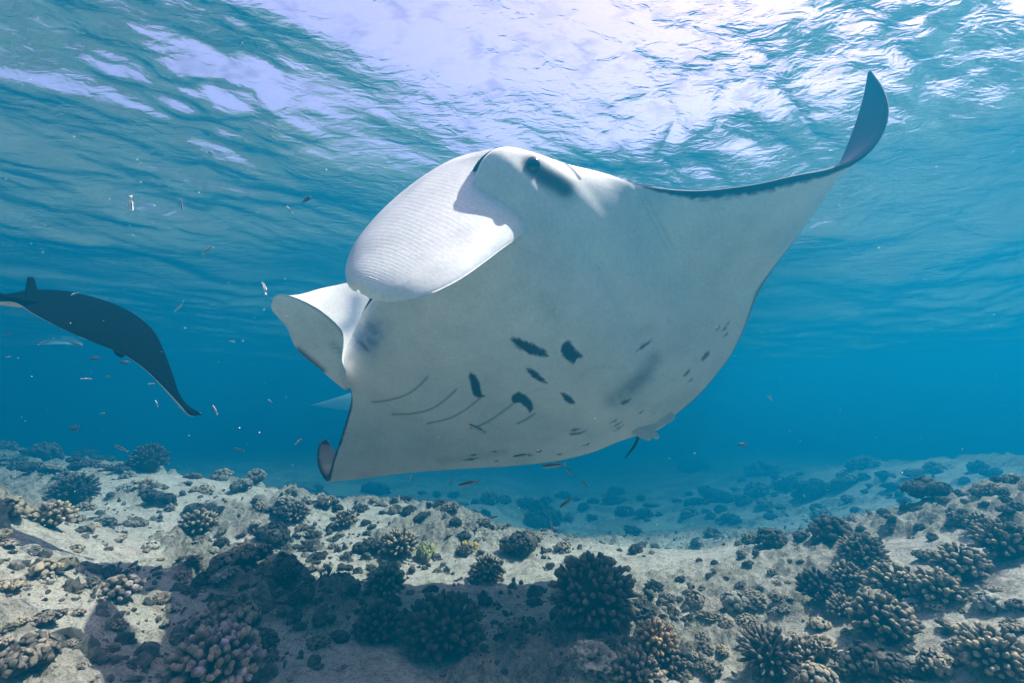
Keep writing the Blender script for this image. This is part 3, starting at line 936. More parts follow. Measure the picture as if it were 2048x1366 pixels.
def blob_cluster(seed, n, rad=.34, rough=.3, spread=.75):
    """encrusting lumps: several rounded knobs grown together"""
    g = np.random.default_rng(seed)
    vs_, fs_, ts = [], [], []
    off = 0
    for k in range(n):
        v, f, t = rock_mesh(seed * 31 + k, 11, rough, 1.9, .85)
        a, rr_ = g.uniform(0, 6.28), spread * math.sqrt(g.uniform(0, 1))
        sc = rad * g.uniform(.55, 1.25)
        vs_.append(v * sc + np.array([rr_ * math.cos(a), rr_ * math.sin(a) * .8, .5 * (1 - rr_) * g.uniform(.3, 1)])); fs_.append(f + off); ts.append(t)
        off += len(v)
    return np.concatenate(vs_), np.concatenate(fs_), np.concatenate(ts)


def knob_heap(seed, n):
    """several knobbly heads of different size grown into one another"""
    g = np.random.default_rng(seed)
    vs_, fs_, ts = [], [], []
    off = 0
    for k in range(n):
        m = int(g.integers(18, 34))
        v, f, t = coral_cluster(seed * 13 + k, m, g.uniform(.22, .38), g.uniform(.15, .21), g.uniform(1.0, 1.25), g.uniform(.6, .95))
        a, rr_ = k * 2.4 + g.uniform(-.5, .5), .72 * math.sqrt((k + .2) / n)
        sc = g.uniform(.30, .52)
        vs_.append(v * sc + np.array([rr_ * math.cos(a), rr_ * math.sin(a) * .85, .30 * (1 - rr_) * g.uniform(.2, 1)])); fs_.append(f + off); ts.append(t * g.uniform(.7, 1.05))
        off += len(v)
    return np.concatenate(vs_), np.concatenate(fs_), np.concatenate(ts)


MESH = {}


def proto(kind, i, colour):
    key = (kind, i, colour)
    if key not in MESH:
        if kind == 'finger': v, f, t = coral_cluster(200 + i, (70, 90, 60, 110)[i % 4], (.42, .36, .48, .32)[i % 4], (.105, .09, .11, .085)[i % 4])
        elif kind == 'knob': v, f, t = coral_cluster(300 + i, (34, 44, 28, 38)[i % 4], .34, (.15, .14, .17, .15)[i % 4], 1.2, .7)
        elif kind == 'blob': v, f, t = knob_heap(400 + i, (5, 7, 4, 9)[i % 4])
        else: v, f, t = rock_mesh(500 + i, 30, .85, 2.6 + .5 * (i % 3), .62, i % 2 == 0)
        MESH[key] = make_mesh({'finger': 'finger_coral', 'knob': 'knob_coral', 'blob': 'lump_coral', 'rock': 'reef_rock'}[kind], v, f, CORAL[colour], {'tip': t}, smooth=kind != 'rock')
    return MESH[key]


NAMES = {'finger': 'finger_coral', 'knob': 'knob_coral', 'blob': 'lump_coral', 'rock': 'reef_rock'}
CATS = {'finger': 'coral', 'knob': 'coral', 'blob': 'coral', 'rock': 'rock'}
placed = []                                   # px, py, radius px, short name


def seat(px, py, wpx):
    P, d = ground_at(px, py)
    return P, d, wpx / F * d / 2


BR = {}


def branch_mesh(i, colour, club):
    key = (i, colour, club)
    if key not in BR:
        v, f, t = finger_mesh(900 + i, 1, .30, 9, 7, club)
        BR[key] = make_mesh('coral_branch', v, f, CORAL[colour], {'tip': t})
    return BR[key]


def hero(px, py, wpx, kind, colour, label, short, n=90, ln=.38, th=.10, squash=.8, club=1.12, lift=.15):
    """a colony near enough to tell its branches apart: core and every branch a part"""
    P, d, r = seat(px, py, wpx)
    g = np.random.default_rng(int(px * 7 + py))
    o = empty(NAMES[kind], P)
    tag(o, label, CATS[kind])
    cv, cf_, ct = rock_mesh(int(px) % 97, 16, .25, 1.6, squash)
    k = 1 - ln * .7
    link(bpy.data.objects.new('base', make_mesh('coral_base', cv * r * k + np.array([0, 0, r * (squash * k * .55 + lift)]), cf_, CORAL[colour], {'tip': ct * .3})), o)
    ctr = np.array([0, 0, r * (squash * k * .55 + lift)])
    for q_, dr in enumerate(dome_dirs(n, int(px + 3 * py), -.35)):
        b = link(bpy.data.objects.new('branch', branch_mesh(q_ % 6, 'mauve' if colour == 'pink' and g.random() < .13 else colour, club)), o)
        if g.random() < .06: b.matrix_local = Matrix.Translation(ctr + dr * r * .55) @ frame_to(dr, 0) @ Matrix.Diagonal((r * th * 3, r * th * 3, r * ln * .8, 1)); continue
        l = r * ln * g.uniform(.72, 1.22) * 1.35
        w = r * th / .30 * g.uniform(.8, 1.25)
        base = ctr + dr * np.array([1, 1, squash]) * r * (1 - ln) * g.uniform(.92, 1.06)
        b.matrix_local = Matrix.Translation(base) @ frame_to(dr + g.normal(0, .10, 3) + np.array([0, 0, .12]), g.uniform(0, 6)) @ Matrix.Diagonal((w, w, l, 1))
    placed.append((px, py - wpx * .3, wpx * .5, short))
    return o


def simple(px, py, wpx, kind, colour, label, short=None, i=None, group=None, flat_=1.0):
    P, d, r = seat(px, py, wpx)
    i = random.randrange(4) if i is None else i
    o = link(bpy.data.objects.new(NAMES[kind], proto(kind, i, colour)))
    o.location = Vector(P) + Vector((0, 0, r * .18))
    o.rotation_euler = (random.uniform(-.2, .2), random.uniform(-.2, .2), random.uniform(0, 6.28))
    s = r * {'finger': 1.0, 'knob': 1.0, 'blob': .95, 'rock': .95}[kind]
    o.scale = (s, s * random.uniform(.85, 1.1), s * random.uniform(.85, 1.1) * flat_)
    tag(o, label, CATS[kind], group)
    placed.append((px, py - wpx * .25, wpx * .45, short))
    return o


# big colonies in the foreground
hero(1186, 1234, 156, 'finger', 'brown', 'largest dark brown dome of finger coral, on bright sand with its shadow below', 'big dark coral dome', 230, .34, 0.051, .82)
hero(975, 1160, 66, 'finger', 'grey', 'small grey-green finger coral on sand left of the big dark dome', 'small coral left of the big dome', 87, .42, 0.082)
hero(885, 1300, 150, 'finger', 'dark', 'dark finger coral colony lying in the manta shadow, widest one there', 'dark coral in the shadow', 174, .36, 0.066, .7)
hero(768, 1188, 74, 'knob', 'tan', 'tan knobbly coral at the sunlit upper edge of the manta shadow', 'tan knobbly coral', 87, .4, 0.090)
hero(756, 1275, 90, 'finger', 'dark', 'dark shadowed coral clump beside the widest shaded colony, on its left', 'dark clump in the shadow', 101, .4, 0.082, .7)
hero(1312, 1306, 76, 'knob', 'orange', 'orange-brown knobbly coral standing upright near the bottom edge', 'orange-brown coral', 81, .38, 0.094, .95)
hero(1335, 1345, 66, 'knob', 'brown', 'dark brown stubby coral directly below the orange-brown one', 'stubby coral below the orange one', 63, .42, 0.098)
hero(1275, 1372, 92, 'finger', 'grey', 'grey finger coral cut by the bottom edge, below the orange-brown one', 'grey coral at the bottom edge', 87, .45, 0.082, .7)
hero(1728, 1128, 77, 'finger', 'grey', 'pale grey fine-fingered coral dome on the crest of the right slope', 'pale dome on the right crest', 174, .36, 0.057, .85)
hero(1768, 1272, 109, 'knob', 'grey', 'large coral of fat rounded knobs in the middle of the right slope', 'fat-knobbed coral', 121, .36, 0.082, .8, 1.2)
hero(1992, 1345, 106, 'knob', 'tan', 'tan-brown colony of upright fat fingers in the bottom right corner', 'corner colony', 121, .42, 0.082, .95, 1.15)
hero(1925, 1155, 86, 'knob', 'grey', 'dark grey knobbly coral high on the right slope throwing a shadow', 'dark knobbly coral high right', 92, .38, 0.090)
hero(2012, 1112, 90, 'knob', 'grey', 'upright-fingered grey coral at the right edge of the picture', 'coral at the right edge', 107, .42, 0.074, .95)
hero(1960, 1062, 46, 'finger', 'grey', 'small round coral on the skyline of the right slope beside a grey fish', 'small round skyline coral', 72, .36, 0.082, .9)
hero(1642, 1196, 75, 'knob', 'dark', 'very dark clump of coral at the left end of the right crest', 'dark clump on the right crest', 72, .4, 0.098, .7)
hero(1698, 1170, 59, 'knob', 'tan', 'pale tan coral with thick knobs just below the pale dome', 'pale knobs below the crest dome', 66, .4, 0.098)
hero(1795, 1190, 86, 'knob', 'tan', 'tan coral with lumpy fingers between the crest dome and fat-knobbed coral', 'tan lumpy coral', 87, .4, 0.086, .75)
hero(1880, 1200, 82, 'knob', 'tan', 'tan coral with uneven thick fingers and a deep shadow under it', 'tan thick-fingered coral', 78, .42, 0.090, .75)
hero(1690, 1232, 55, 'finger', 'tan', 'small yellowish bushy coral left of the fat-knobbed coral', 'small bushy coral', 81, .4, 0.074)
hero(1540, 1335, 104, 'finger', 'brown', 'brown spiky finger coral low on the right slope near the bottom', 'brown spiky coral', 116, .46, 0.057, .7)
hero(1606, 1335, 77, 'knob', 'tan', 'pale-tipped coral joined to the right side of the brown spiky one', 'pale-tipped coral', 72, .4, 0.090, .7)
hero(430, 1366, 154, 'knob', 'pink', 'pinkish coral with purple and tan rounded knobs at the bottom left', 'pink-knobbed coral', 174, .36, 0.072, .7, 1.2)
hero(240, 1196, 63, 'knob', 'pink', 'small coral with round mauve knobs under a dark tuft on the left slope', 'mauve-knobbed coral', 37, .40, 0.139, .7, 1.3)
hero(395, 1066, 62, 'finger', 'grey', 'grey finger coral tuft on the middle of the sandy hollow at left', 'grey tuft in the hollow', 72, .4, 0.082)
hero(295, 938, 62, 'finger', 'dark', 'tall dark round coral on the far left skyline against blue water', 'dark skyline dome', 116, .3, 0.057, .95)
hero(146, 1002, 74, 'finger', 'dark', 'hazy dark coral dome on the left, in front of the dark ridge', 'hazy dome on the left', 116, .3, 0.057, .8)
hero(100, 1052, 66, 'knob', 'tan', 'pale tan knobby coral on the upper edge of the left slope', 'pale knobs on the left slope', 66, .4, 0.098)
hero(590, 1042, 50, 'finger', 'grey', 'grey coral head left of the one on the central mound', 'grey head of the central mound', 66, .38, 0.082)
hero(690, 1052, 44, 'finger', 'tan', 'small pale-tipped coral head on top of the central mound', 'small head on the central mound', 58, .4, 0.090)
hero(800, 1108, 66, 'finger', 'tan', 'pale grey coral of many fingers next to the yellow-green lump', 'coral beside the yellow lump', 95, .4, 0.074)
# lumps, rocks and far colonies
simple(848, 1118, 62, 'blob', 'green', 'yellow-green smooth lump coral, the only yellowish one on the reef', 'yellow-green lump', 2, flat_=1.6)
simple(1284, 1238, 74, 'rock', 'dark', 'dark wedge-shaped rock touching the right side of the big dark dome', 'wedge rock by the big dome')
simple(440, 1262, 130, 'blob', 'tan', 'broad tan encrusting coral of worm-like lumps on the left slope', 'broad tan crust', 3)
simple(505, 1300, 100, 'blob', 'dark', 'dark overhanging lump at the right end of the broad tan crust', 'dark overhanging lump', 1)
simple(530, 1335, 80, 'blob', 'dark', 'dark lump at the foot of the left slope above the pink-knobbed coral', 'dark foot lump', 0)
simple(95, 1150, 92, 'blob', 'tan', 'brown crinkled coral crust on the upper left slope', 'brown crinkled crust', 0)
simple(215, 1155, 52, 'blob', 'dark', 'dark tuft of coral sitting on the mauve-knobbed coral', 'dark tuft', 2)
simple(60, 1325, 120, 'blob', 'brown', 'large fuzzy brown lump near the bottom left corner', 'fuzzy brown lump', 3)
simple(85, 1250, 70, 'blob', 'brown', 'smaller fuzzy brown lump above the one in the bottom left corner', 'smaller fuzzy lump', 1)
simple(20, 1180, 60, 'blob', 'tan', 'brown coral crust cut by the left edge of the picture', 'crust at the left edge', 2)
simple(18, 1028, 60, 'knob', 'tan', 'tan coral at the left edge on the top of the left slope', 'coral on the left crest')
simple(310, 1005, 70, 'blob', 'dark', 'dark lump on the hazy left hill below the tall skyline dome', 'dark hill lump')
simple(480, 980, 60, 'blob', 'stone', 'pale crusted lump on the skyline of the left hill', 'pale skyline lump')
simple(655, 1010, 56, 'blob', 'grey', 'lone dark coral head behind the central mound under the manta wingtip', 'lone head under the wingtip')
simple(545, 1085, 90, 'blob', 'dark', 'dark jumbled coral mass in the middle of the left hollow', 'dark jumbled mass', 3)
simple(480, 1135, 120, 'blob', 'grey', 'wide grey coral rubble mass below the dark jumbled mass', 'wide grey rubble mass', 1)
simple(575, 1150, 90, 'blob', 'dark', 'dark coral mass right of the wide grey rubble mass', 'dark mass right of the rubble', 0)
simple(600, 1200, 70, 'blob', 'dark', 'dark coral lump at the left rim of the manta shadow', 'lump at the shadow rim', 2)
simple(362, 1160, 34, 'knob', 'orange', 'small rusty column of coral at the top edge of the left slope', 'rusty column', 1)
simple(450, 1160, 60, 'blob', 'stone', 'grey rounded lump left of the dark coral mass in the hollow', 'grey rounded lump')
simple(735, 1105, 66, 'blob', 'dark', 'dark coral head in the middle of the central mound', 'dark head of the central mound', 1)
simple(1085, 1050, 96, 'blob', 'dark', 'largest hazy dark coral head beyond the sand, below the fish', 'large hazy head', 3, flat_=1.3)
simple(1035, 1105, 88, 'blob', 'dark', 'hazy dark coral head left of the valley, nearer than the largest', 'nearer hazy head', 1)
simple(1060, 1085, 60, 'blob', 'grey', 'hazy grey lump between the two hazy dark heads', 'lump between the hazy heads')
simple(1545, 1090, 60, 'finger', 'dark', 'hazy dark finger coral in the valley right of centre', 'hazy finger coral of the valley')
simple(1665, 1075, 76, 'finger', 'dark', 'hazy round dark coral right of the hazy finger coral, on pale sand', 'hazy round dark coral')
simple(1600, 1080, 50, 'blob', 'dark', 'hazy lump between the two hazy dark corals of the valley', 'hazy lump of the valley')
simple(1510, 1205, 42, 'finger', 'grey', 'small grey coral at the foot of the right slope', 'small coral at the slope foot')
simple(1470, 1210, 50, 'knob', 'stone', 'long low grey coral left of the small one at the slope foot', 'low grey coral')
simple(1390, 1205, 40, 'knob', 'grey', 'low coral on the sand where the valley meets the right slope', 'low valley-edge coral')
simple(1430, 1000, 70, 'blob', 'dark', 'hazy dark double head on the far ridge against blue water', 'far double head')
simple(1640, 990, 90, 'blob', 'dark', 'broad hazy dark coral on the far right ridge', 'broad far coral')
simple(1860, 995, 100, 'blob', 'dark', 'wide hazy dark reef patch on the far right ridge', 'wide far patch')
simple(1205, 1300, 40, 'rock', 'tan', 'small round stone alone on the sand below the big dark dome', 'lone round stone')
simple(1190, 1330, 80, 'rock', 'stone', 'low pale stone with knobs on the sand left of the orange-brown coral', 'low pale stone')
simple(1260, 1318, 48, 'rock', 'stone', 'dark-sided stone right beside the orange-brown coral', 'stone by the orange coral')
simple(1730, 1345, 120, 'blob', 'dark', 'dark bushy coral mass in shade below the fat-knobbed coral', 'dark bushy mass', 3)
simple(1800, 1345, 100, 'blob', 'dark', 'dark weed-covered lump right of the dark bushy mass', 'weed-covered lump', 0)
simple(1870, 1340, 90, 'blob', 'grey', 'grey-brown lump left of the corner colony', 'lump left of the corner colony', 1)
simple(1975, 1215, 54, 'knob', 'stone', 'pale knobby stone on the bright sand of the right slope', 'pale knobby stone')
simple(1905, 1262, 50, 'blob', 'tan', 'small tan lump on bright sand above the corner colony', 'small tan lump')
simple(2030, 1262, 60, 'blob', 'grey', 'grey lump cut by the right edge above the corner colony', 'lump at the right edge')
simple(1420, 1350, 70, 'blob', 'grey', 'greenish grey lump at the bottom between two finger corals', 'lump at the bottom', 2)
simple(1640, 1366, 70, 'knob', 'tan', 'pale knobbly coral cut by the bottom edge below the pale-tipped coral', 'pale bottom coral')
simple(1860, 1120, 60, 'blob', 'grey', 'grey crusted lump on the crest left of the dark knobbly coral', 'crest lump')
simple(1015, 1265, 34, 'rock', 'grey', 'small dark stone on sand right of the widest shaded colony', 'small stone at the shade')
simple(1030, 1250, 28, 'knob', 'grey', 'tiny upright coral tuft by the small dark stone', 'tiny tuft')

# the many smaller heads, each described by the named neighbour it stands beside
ZONES = [  # x0, x1, y0, y1, count, smallest, largest, kinds, colours
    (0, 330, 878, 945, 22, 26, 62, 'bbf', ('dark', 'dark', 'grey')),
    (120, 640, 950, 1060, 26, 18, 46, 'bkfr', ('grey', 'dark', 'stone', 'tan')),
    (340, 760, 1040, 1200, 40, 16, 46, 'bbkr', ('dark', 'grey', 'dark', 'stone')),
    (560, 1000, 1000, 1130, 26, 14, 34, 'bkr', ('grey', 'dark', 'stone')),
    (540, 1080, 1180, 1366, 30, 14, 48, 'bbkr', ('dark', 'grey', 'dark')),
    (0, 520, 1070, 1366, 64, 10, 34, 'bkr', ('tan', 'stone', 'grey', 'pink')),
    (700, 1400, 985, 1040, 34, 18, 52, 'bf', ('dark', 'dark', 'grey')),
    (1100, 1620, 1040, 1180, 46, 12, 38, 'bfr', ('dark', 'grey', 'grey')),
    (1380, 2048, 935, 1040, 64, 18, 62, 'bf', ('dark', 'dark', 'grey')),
    (1620, 1960, 1050, 1110, 12, 16, 36, 'bf', ('dark', 'grey')),
    (1280, 2048, 1180, 1366, 84, 12, 44, 'bkfr', ('tan', 'grey', 'stone', 'brown')),
    (1050, 1320, 1180, 1366, 16, 9, 22, 'br', ('grey', 'stone')),
]
KW = {'b': 'blob', 'k': 'knob', 'f': 'finger', 'r': 'rock'}
WORD = {'blob': 'lump coral', 'knob': 'knobbly coral', 'finger': 'bushy coral', 'rock': 'stone'}
CW = {'dark': 'dark', 'grey': 'grey', 'stone': 'pale', 'tan': 'tan', 'pink': 'pinkish', 'brown': 'brown', 'orange': 'rusty'}
heroes = [p for p in placed if p[3]]
todo = []
for (x0, x1, y0, y1, n, s0, s1, ks, cs) in ZONES:
    tries = 0
    got = 0
    while got < n and tries < n * 12:
        tries += 1
        px, py = random.uniform(x0, x1), random.uniform(y0, y1)
        w = s0 + (s1 - s0) * random.random() ** 2
        if any(math.hypot(px - q[0], (py - w * .25 - q[1]) * 1.6) < q[2] * .75 + w * .35 for q in placed): continue
        # keep the open sand of the valley and the crest lines mostly clear
        P, d = ground_at(px, py)
        if d > 22: continue
        kd = KW[random.choice(ks)]
        cl = random.choice(cs)
        placed.append((px, py - w * .25, w * .45, None))
        todo.append((px, py, w, kd, cl, P, d))
        got += 1


def relation(px, py, h):
    dx, dy = px - h[0], py - h[1]
    if abs(dx) > abs(dy) * 1.3: return 'to the left of' if dx < 0 else 'to the right of'
    return 'behind' if dy < 0 else 'in front of'


names = {}
for t in todo:
    px, py, w = t[:3]
    near_ = sorted(heroes, key=lambda h: math.hypot(px - h[0], (py - h[1]) * 1.3))[0]
    size = 'tiny' if w < 17 else 'small' if w < 28 else 'medium-sized' if w < 42 else 'larger'
    names.setdefault((size, CW[t[4]], WORD[t[3]], relation(px, py, near_), near_[3], near_[0], near_[1]), []).append(t)
ORD = ['nearest', 'second nearest', 'third nearest', 'fourth nearest', 'fifth nearest', 'sixth nearest', 'seventh nearest', 'eighth nearest', 'ninth nearest']
for key, ts in names.items():
    ts.sort(key=lambda t: math.hypot(t[0] - key[5], t[1] - key[6]))
    for k, (px, py, w, kd, cl, P, d) in enumerate(ts):
        r = w / F * d / 2
        base = f'{key[0]} {key[1]} {key[2]} {key[3]} the {key[4]}'
        if len(ts) > 1: base = f'{ORD[k]} {base}' if len((ORD[k] + ' ' + base).split()) <= 16 else f'{ORD[k]} {key[0]} {key[1]} {WORD[kd].split()[0]} {key[3].split()[-2] if len(key[3].split()) > 2 else key[3]} the {key[4]}'
        base = ' '.join(base.split()[:16])
        o = link(bpy.data.objects.new(NAMES[kd], proto(kd, random.randrange(4), cl)))
        o.location = Vector(P) + Vector((0, 0, r * .12))
        o.rotation_euler = (random.uniform(-.3, .3), random.uniform(-.3, .3), random.uniform(0, 6.28))
        o.scale = (r, r * random.uniform(.7, 1.15), r * random.uniform(.7, 1.2))
        tag(o, base, CATS[kd], 'small coral heads and stones on the sea floor')

# rubble: more fragments than anyone could count
vs_, fs_, ts = [], [], []
off = 0
bits = [rock_mesh(700 + k, 6, .9, 3.1, .65) for k in range(6)] + [finger_mesh(760 + k, 1.6, .35, 5, 7) for k in range(3)]
n = 11000
ang = rng.uniform(-R(54), R(54), n)
rad = 1.2 * (11 / 1.2) ** (rng.uniform(0, 1, n) ** 1.0)
fx, fy = rad * np.sin(ang), rad * np.cos(ang)
dens = fbm(fx * .9, fy * .9, octv=3, seed=91) + 0.25 * fbm(fx * 4, fy * 4, octv=2, seed=93)
keep = dens * 2.2 + rng.uniform(-.25, .35, n) > 0.06
fx, fy = fx[keep], fy[keep]
fz = ground(fx, fy)
for k in range(len(fx)):
    v, f, t = bits[k % 9]
    sz = 0.006 + 0.036 * rng.random() ** 3
    Mx = np.array(frame_to(rng.normal(0, 1, 3) + np.array([0, 0, .6 if k % 9 < 6 else 0]), rng.uniform(0, 6)))[:3, :3]
    vs_.append((v * sz) @ Mx.T + np.array([fx[k], fy[k], fz[k] + sz * .2])); fs_.append(f + off); ts.append(np.clip(t * rng.uniform(.3, 1.2), 0, 1))
    off += len(v)
rub = link(bpy.data.objects.new('rubble', make_mesh('rubble', np.concatenate(vs_), np.concatenate(fs_), CORAL['stone'], {'tip': np.concatenate(ts)}, smooth=False)))
tag(rub, 'loose coral fragments scattered over the sandy sea floor', 'rubble', kind='stuff')


# ------------------------------------------------------------------ fish
def fish_mesh(name, kind, bend=0.0, seed=0):
    """unit length fish along +x, nose at +.5: body, tail fin, back and belly fins in one mesh"""
    n, ns = 26, 14
    t = np.linspace(0, 1, n)
    deep = {'slim': .085, 'stripe': .085, 'oval': .30, 'plump': .22, 'disc': .3}[kind]
    prof = np.sin(math.pi * np.clip(t, 0.0, 1) ** .72) ** .62 * (1 - .25 * t) + .16 * t
    prof[0] = 0.02; prof[-1] = .22
    th = np.linspace(0, 2 * math.pi, ns, endpoint=False)
    x = .5 - .82 * t
    cv = bend * (t - .35) ** 2
    V = np.stack([np.repeat(x[:, None], ns, 1), cv[:, None] + prof[:, None] * deep * .55 * np.cos(th)[None], prof[:, None] * deep * np.sin(th)[None]], -1)
    zc = np.repeat(np.sin(th)[None], n, 0)
    if kind == 'slim':      # dark back, pale belly
        c = np.where((zc > -.05)[..., None], np.array([.035, .03, .03]), np.array([.50, .46, .38]))
    elif kind == 'stripe':  # white with a dark band along the side
        c = np.where((np.abs(zc - .1) < .6)[..., None], np.array([.03, .03, .04]), np.array([.72, .72, .70]))
    elif kind == 'oval':
        c = np.repeat(np.where((t < .22) | ((t > .5) & (t < .58)), 0., 1.)[:, None], ns, 1)[..., None] * np.array([.65, .42, .05]) + .03
    else:
        c = np.repeat(np.repeat(np.array([[.06, .065, .075]]), n, 0)[:, None], ns, 1)
    vs_, fs_, cs_ = [V.reshape(-1, 3)], [grid_faces(n, ns, True)], [c.reshape(-1, 3)]
    fin = np.array([.30, .27, .2]) if kind in ('slim',) else np.array([.55, .55, .55]) if kind == 'stripe' else c[-1, 0]
    y1 = cv[-1]
    dy = 2 * bend * .65 * .2

    def slab(pts, thick=.006):
        P = np.array(pts, float); m = len(P)
        A = P + [0, thick, 0]; B = P - [0, thick, 0]
        off = sum(len(a) for a in vs_)
        vs_.append(np.concatenate([A, B])); cs_.append(np.tile(fin, (2 * m, 1)))
        tri = [[0, i, i + 1] for i in range(1, m - 1)] + [[m, m + i + 1, m + i] for i in range(1, m - 1)]
        tri += [[i, m + i, (i + 1) % m] for i in range(m)] + [[(i + 1) % m, m + i, m + (i + 1) % m] for i in range(m)]
        fs_.append(np.array(tri) + off)
    h = deep * 1.05
    slab([(-.30, y1, .02), (-.42, y1 + dy * .6, h * .8), (-.5, y1 + dy, h), (-.46, y1 + dy, 0), (-.5, y1 + dy, -h), (-.42, y1 + dy * .6, -h * .8), (-.30, y1, -.02)])
    m_ = bend * .02
    slab([(.18, m_, deep * .85), (.05, m_, deep * 1.35), (-.18, cv[18] * .6, deep * 1.2), (-.28, cv[-3], deep * .35)])
    slab([(.0, m_, -deep * .85), (-.08, m_, -deep * 1.3), (-.26, cv[-4], -deep * .4)])
    return make_mesh(name, np.concatenate(vs_), fs_, M_FISH, {'skin': np.concatenate(cs_)})


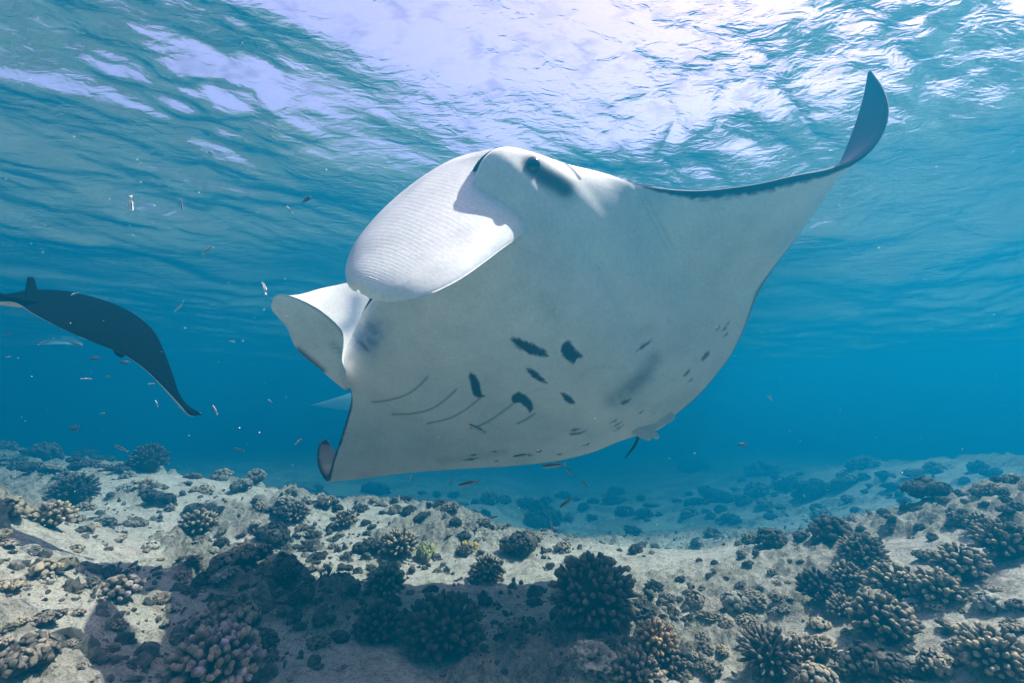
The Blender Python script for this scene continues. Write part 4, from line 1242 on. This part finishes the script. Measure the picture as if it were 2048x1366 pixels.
FM = {(k, b): fish_mesh('reef_fish', k, b) for k in ('slim', 'stripe', 'oval', 'plump', 'disc') for b in (-.35, 0.0, .35)}
FISH = [  # x, y, length px, heading in the picture (deg), turn in depth (deg), distance, kind, bend, label
    (955, 857, 37, 152, 10, 2.10, 'slim', 0, 'dark-backed slim fish in front of the manta belly, below the gill slits'),
    (1043, 911, 34, 186, 10, 2.35, 'slim', 0, 'dark slim fish in front of the lower rim of the manta belly'),
    (1108, 931, 48, 188, 8, 2.30, 'slim', 0, 'longest dark slim fish, just under the rear edge of the manta'),
    (938, 967, 42, 194, 8, 2.40, 'slim', 0, 'dark slim fish in open water below the manta, left of the longest one'),
    (1133, 1005, 32, 212, 15, 2.40, 'slim', 0, 'dark slim fish below the manta pointing steeply down to the left'),
    (1140, 945, 24, 128, 30, 2.60, 'slim', 0, 'small thin fish right of the longest dark one, nose up'),
    (1170, 968, 18, 145, 30, 2.80, 'slim', 0, 'smaller thin fish right below the nose-up one under the manta'),
    (820, 957, 20, 238, 30, 2.20, 'stripe', 0, 'small white striped fish under the left part of the manta, nose down'),
    (903, 962, 14, 240, 30, 2.60, 'stripe', 0, 'tiny white fish left above the dark slim fish below the manta'),
    (985, 1035, 22, 8, 20, 2.40, 'stripe', 0, 'white striped fish over the hazy sand below the manta, nearly level'),
    (950, 1022, 16, 330, 20, 2.90, 'stripe', 0, 'faint striped fish left above the level white one'),
    (1104, 1053, 18, 98, 20, 2.40, 'stripe', 0, 'white striped fish hanging upright in front of the largest hazy head'),
    (1050, 1030, 14, 110, 20, 3.00, 'stripe', 0, 'faint upright striped fish left of the largest hazy head'),
    (632, 1003, 22, 6, 20, 2.30, 'stripe', 0, 'white striped fish under the manta wingtip by the lone coral head'),
    (263, 409, 30, 288, 15, 1.80, 'stripe', .35, 'bright white striped fish near the surface at upper left'),
    (363, 408, 20, 265, 20, 2.40, 'stripe', 0, 'faint thin fish right of the bright one near the surface'),
    (577, 418, 20, 130, 20, 2.20, 'stripe', -.35, 'curved white fish below the surface left of the head fin'),
    (613, 399, 22, 22, 15, 2.30, 'plump', 0, 'small grey fish close under the surface above the curved one'),
    (415, 500, 24, 40, 20, 2.10, 'slim', .35, 'dark curved fish in blue water, middle of the left half'),
    (530, 574, 28, 125, 20, 1.90, 'stripe', .35, 'white curved fish just ahead of the far head fin'),
    (357, 615, 24, 32, 20, 2.00, 'stripe', 0, 'white striped fish above the wing of the dark-backed manta'),
    (430, 820, 24, 132, 20, 2.00, 'stripe', 0, 'white striped fish right of the dark-backed manta wingtip'),
    (147, 589, 15, 40, 30, 2.30, 'stripe', 0, 'small white fish over the back of the dark-backed manta'),
    (203, 635, 10, 330, 30, 2.50, 'stripe', 0, 'tiny white fish against the middle of the dark back'),
    (150, 688, 18, 335, 30, 2.30, 'stripe', 0, 'white fish below the trailing edge of the dark-backed manta'),
    (168, 676, 14, 330, 30, 2.50, 'stripe', 0, 'tiny white fish touching the trailing edge of the dark-backed manta'),
    (268, 706, 20, 122, 30, 2.40, 'stripe', .35, 'white fish on the dark wing of the left manta'),
    (215, 753, 16, 180, 20, 2.40, 'slim', 0, 'pale-bellied dark fish below the dark-backed manta'),
    (250, 725, 14, 175, 20, 3.00, 'plump', 0, 'small dark fish under the dark wing'),
    (190, 717, 14, 185, 20, 3.00, 'plump', 0, 'small dark fish above left of the pale-bellied one'),
    (303, 768, 17, 2, 20, 2.40, 'stripe', 0, 'white striped level fish below the dark wing'),
    (313, 807, 17, 130, 20, 2.60, 'stripe', 0, 'faint striped fish below the level one by the dark wing'),
    (205, 827, 14, 10, 20, 2.50, 'stripe', 0, 'small striped fish above the dark reef ridge at left'),
    (172, 758, 16, 356, 20, 3.00, 'stripe', 0, 'faint level fish left of the pale-bellied dark one'),
    (16, 714, 15, 5, 20, 2.50, 'stripe', 0, 'small white fish at the left edge under the manta tail'),
    (14, 668, 14, 30, 20, 2.50, 'stripe', 0, 'small white fish at the left edge on the pale-bellied manta'),
    (84, 686, 14, 40, 20, 2.50, 'stripe', 0, 'small white fish left under the trailing edge of the dark back'),
    (465, 683, 14, 355, 20, 2.80, 'stripe', 0, 'faint greenish fish left of the far head fin'),
    (243, 897, 24, 142, 20, 2.20, 'stripe', 0, 'white striped fish in front of the dark reef ridge, slanting'),
    (478, 899, 18, 160, 20, 2.60, 'stripe', 0, 'thin striped fish in blue water left of the manta wingtip'),
    (597, 883, 15, 45, 20, 2.80, 'stripe', 0, 'faint slanting fish beside the curled manta wingtip'),
    (540, 802, 12, 155, 20, 2.80, 'stripe', 0, 'tiny faint fish left of the distant wingtip'),
    (150, 857, 18, 200, 10, 4.20, 'disc', 0, 'dark round fish hovering above the left reef ridge'),
    (930, 1088, 16, 180, 20, 3.20, 'oval', 0, 'orange-yellow disc-shaped fish behind the small grey-green coral'),
    (951, 1093, 16, 80, 40, 3.10, 'oval', 0, 'yellow disc-shaped fish seen narrow, right of the orange-yellow one'),
    (1098, 1133, 24, 20, 10, 3.20, 'plump', 0, 'grey fish low over the valley sand behind the big dark dome'),
    (1485, 890, 18, 175, 10, 5.00, 'plump', 0, 'faint blue-grey fish alone in the open water right of the tail'),
    (2003, 1044, 36, 196, 10, 2.90, 'plump', 0, 'grey-brown fish between the two corals on the right skyline'),
    (1540, 797, 12, 130, 20, 3.00, 'stripe', 0, 'tiny pale fish in open water right of the manta body'),
    (1210, 992, 12, 60, 20, 3.00, 'stripe', 0, 'tiny white fish under the manta tail'),
    (568, 1246, 28, 60, 20, 1.90, 'stripe', 0, 'pale fish over the dark sand at the left of the manta shadow'),
    (945, 1165, 18, 140, 10, 2.60, 'plump', 0, 'small dark fish over sand beside the small grey-green coral'),
]
for (px, py, ln, hd, turn, d, kd, bn, lab) in FISH:
    P = at(px, py, d)
    L_ = ln / F * d / math.cos(R(turn)) * 1.05
    o = link(bpy.data.objects.new('reef_fish', FM[(kd, bn)]))
    right, upv, fwd = Vector((1, 0, 0)), Vector((0, -SP, CP)), Vector((0, CP, SP))
    h = R(hd)
    nose = (right * math.cos(h) + upv * math.sin(h)) * math.cos(R(turn)) + fwd * math.sin(R(turn)) * random.choice((-1, 1))
    nose.normalize()
    up0 = Vector((0, 0, 1)) if abs(nose.z) < .8 else Vector((-.7, -.3, .6))
    side_ = up0.cross(nose).normalized()
    top = nose.cross(side_)
    o.matrix_world = Matrix.Translation(P) @ Matrix((nose, side_, top)).transposed().to_4x4() @ Matrix.Scale(L_, 4)
    tag(o, lab, 'fish', 'small reef fish swimming round the mantas')

# ------------------------------------------------------------------ drifting specks
th, ph = np.meshgrid(np.linspace(0, math.pi, 5), np.linspace(0, 2 * math.pi, 6, endpoint=False), indexing='ij')
sv = np.stack([np.sin(th) * np.cos(ph), np.sin(th) * np.sin(ph), np.cos(th)], -1).reshape(-1, 3)
sf = grid_faces(5, 6, True)
n = 800
d = rng.uniform(.7, 4.0, n)
P = at(rng.uniform(-60, 2110, n), rng.uniform(60, 1100, n), d)
ok = (P[:, 2] < ZS - .2) & (P[:, 2] > ground(P[:, 0], P[:, 1]) + .1)
P = P[ok]
sz = (0.0004 + .0014 * rng.random(len(P)) ** 3) * (0.6 + .35 * d[ok])
V = (sv[None] * sz[:, None, None] * rng.uniform(.6, 1.4, (len(P), 1, 3)) + P[:, None]).reshape(-1, 3)
fcs = (sf[None] + (np.arange(len(P)) * len(sv))[:, None, None]).reshape(-1, 4)
sp_ = link(bpy.data.objects.new('drifting_specks', make_mesh('drifting_specks', V, fcs, mat_plain('speck', (.8, .8, .78)))))
tag(sp_, 'tiny pale specks of plankton drifting in the water', 'plankton', kind='stuff')
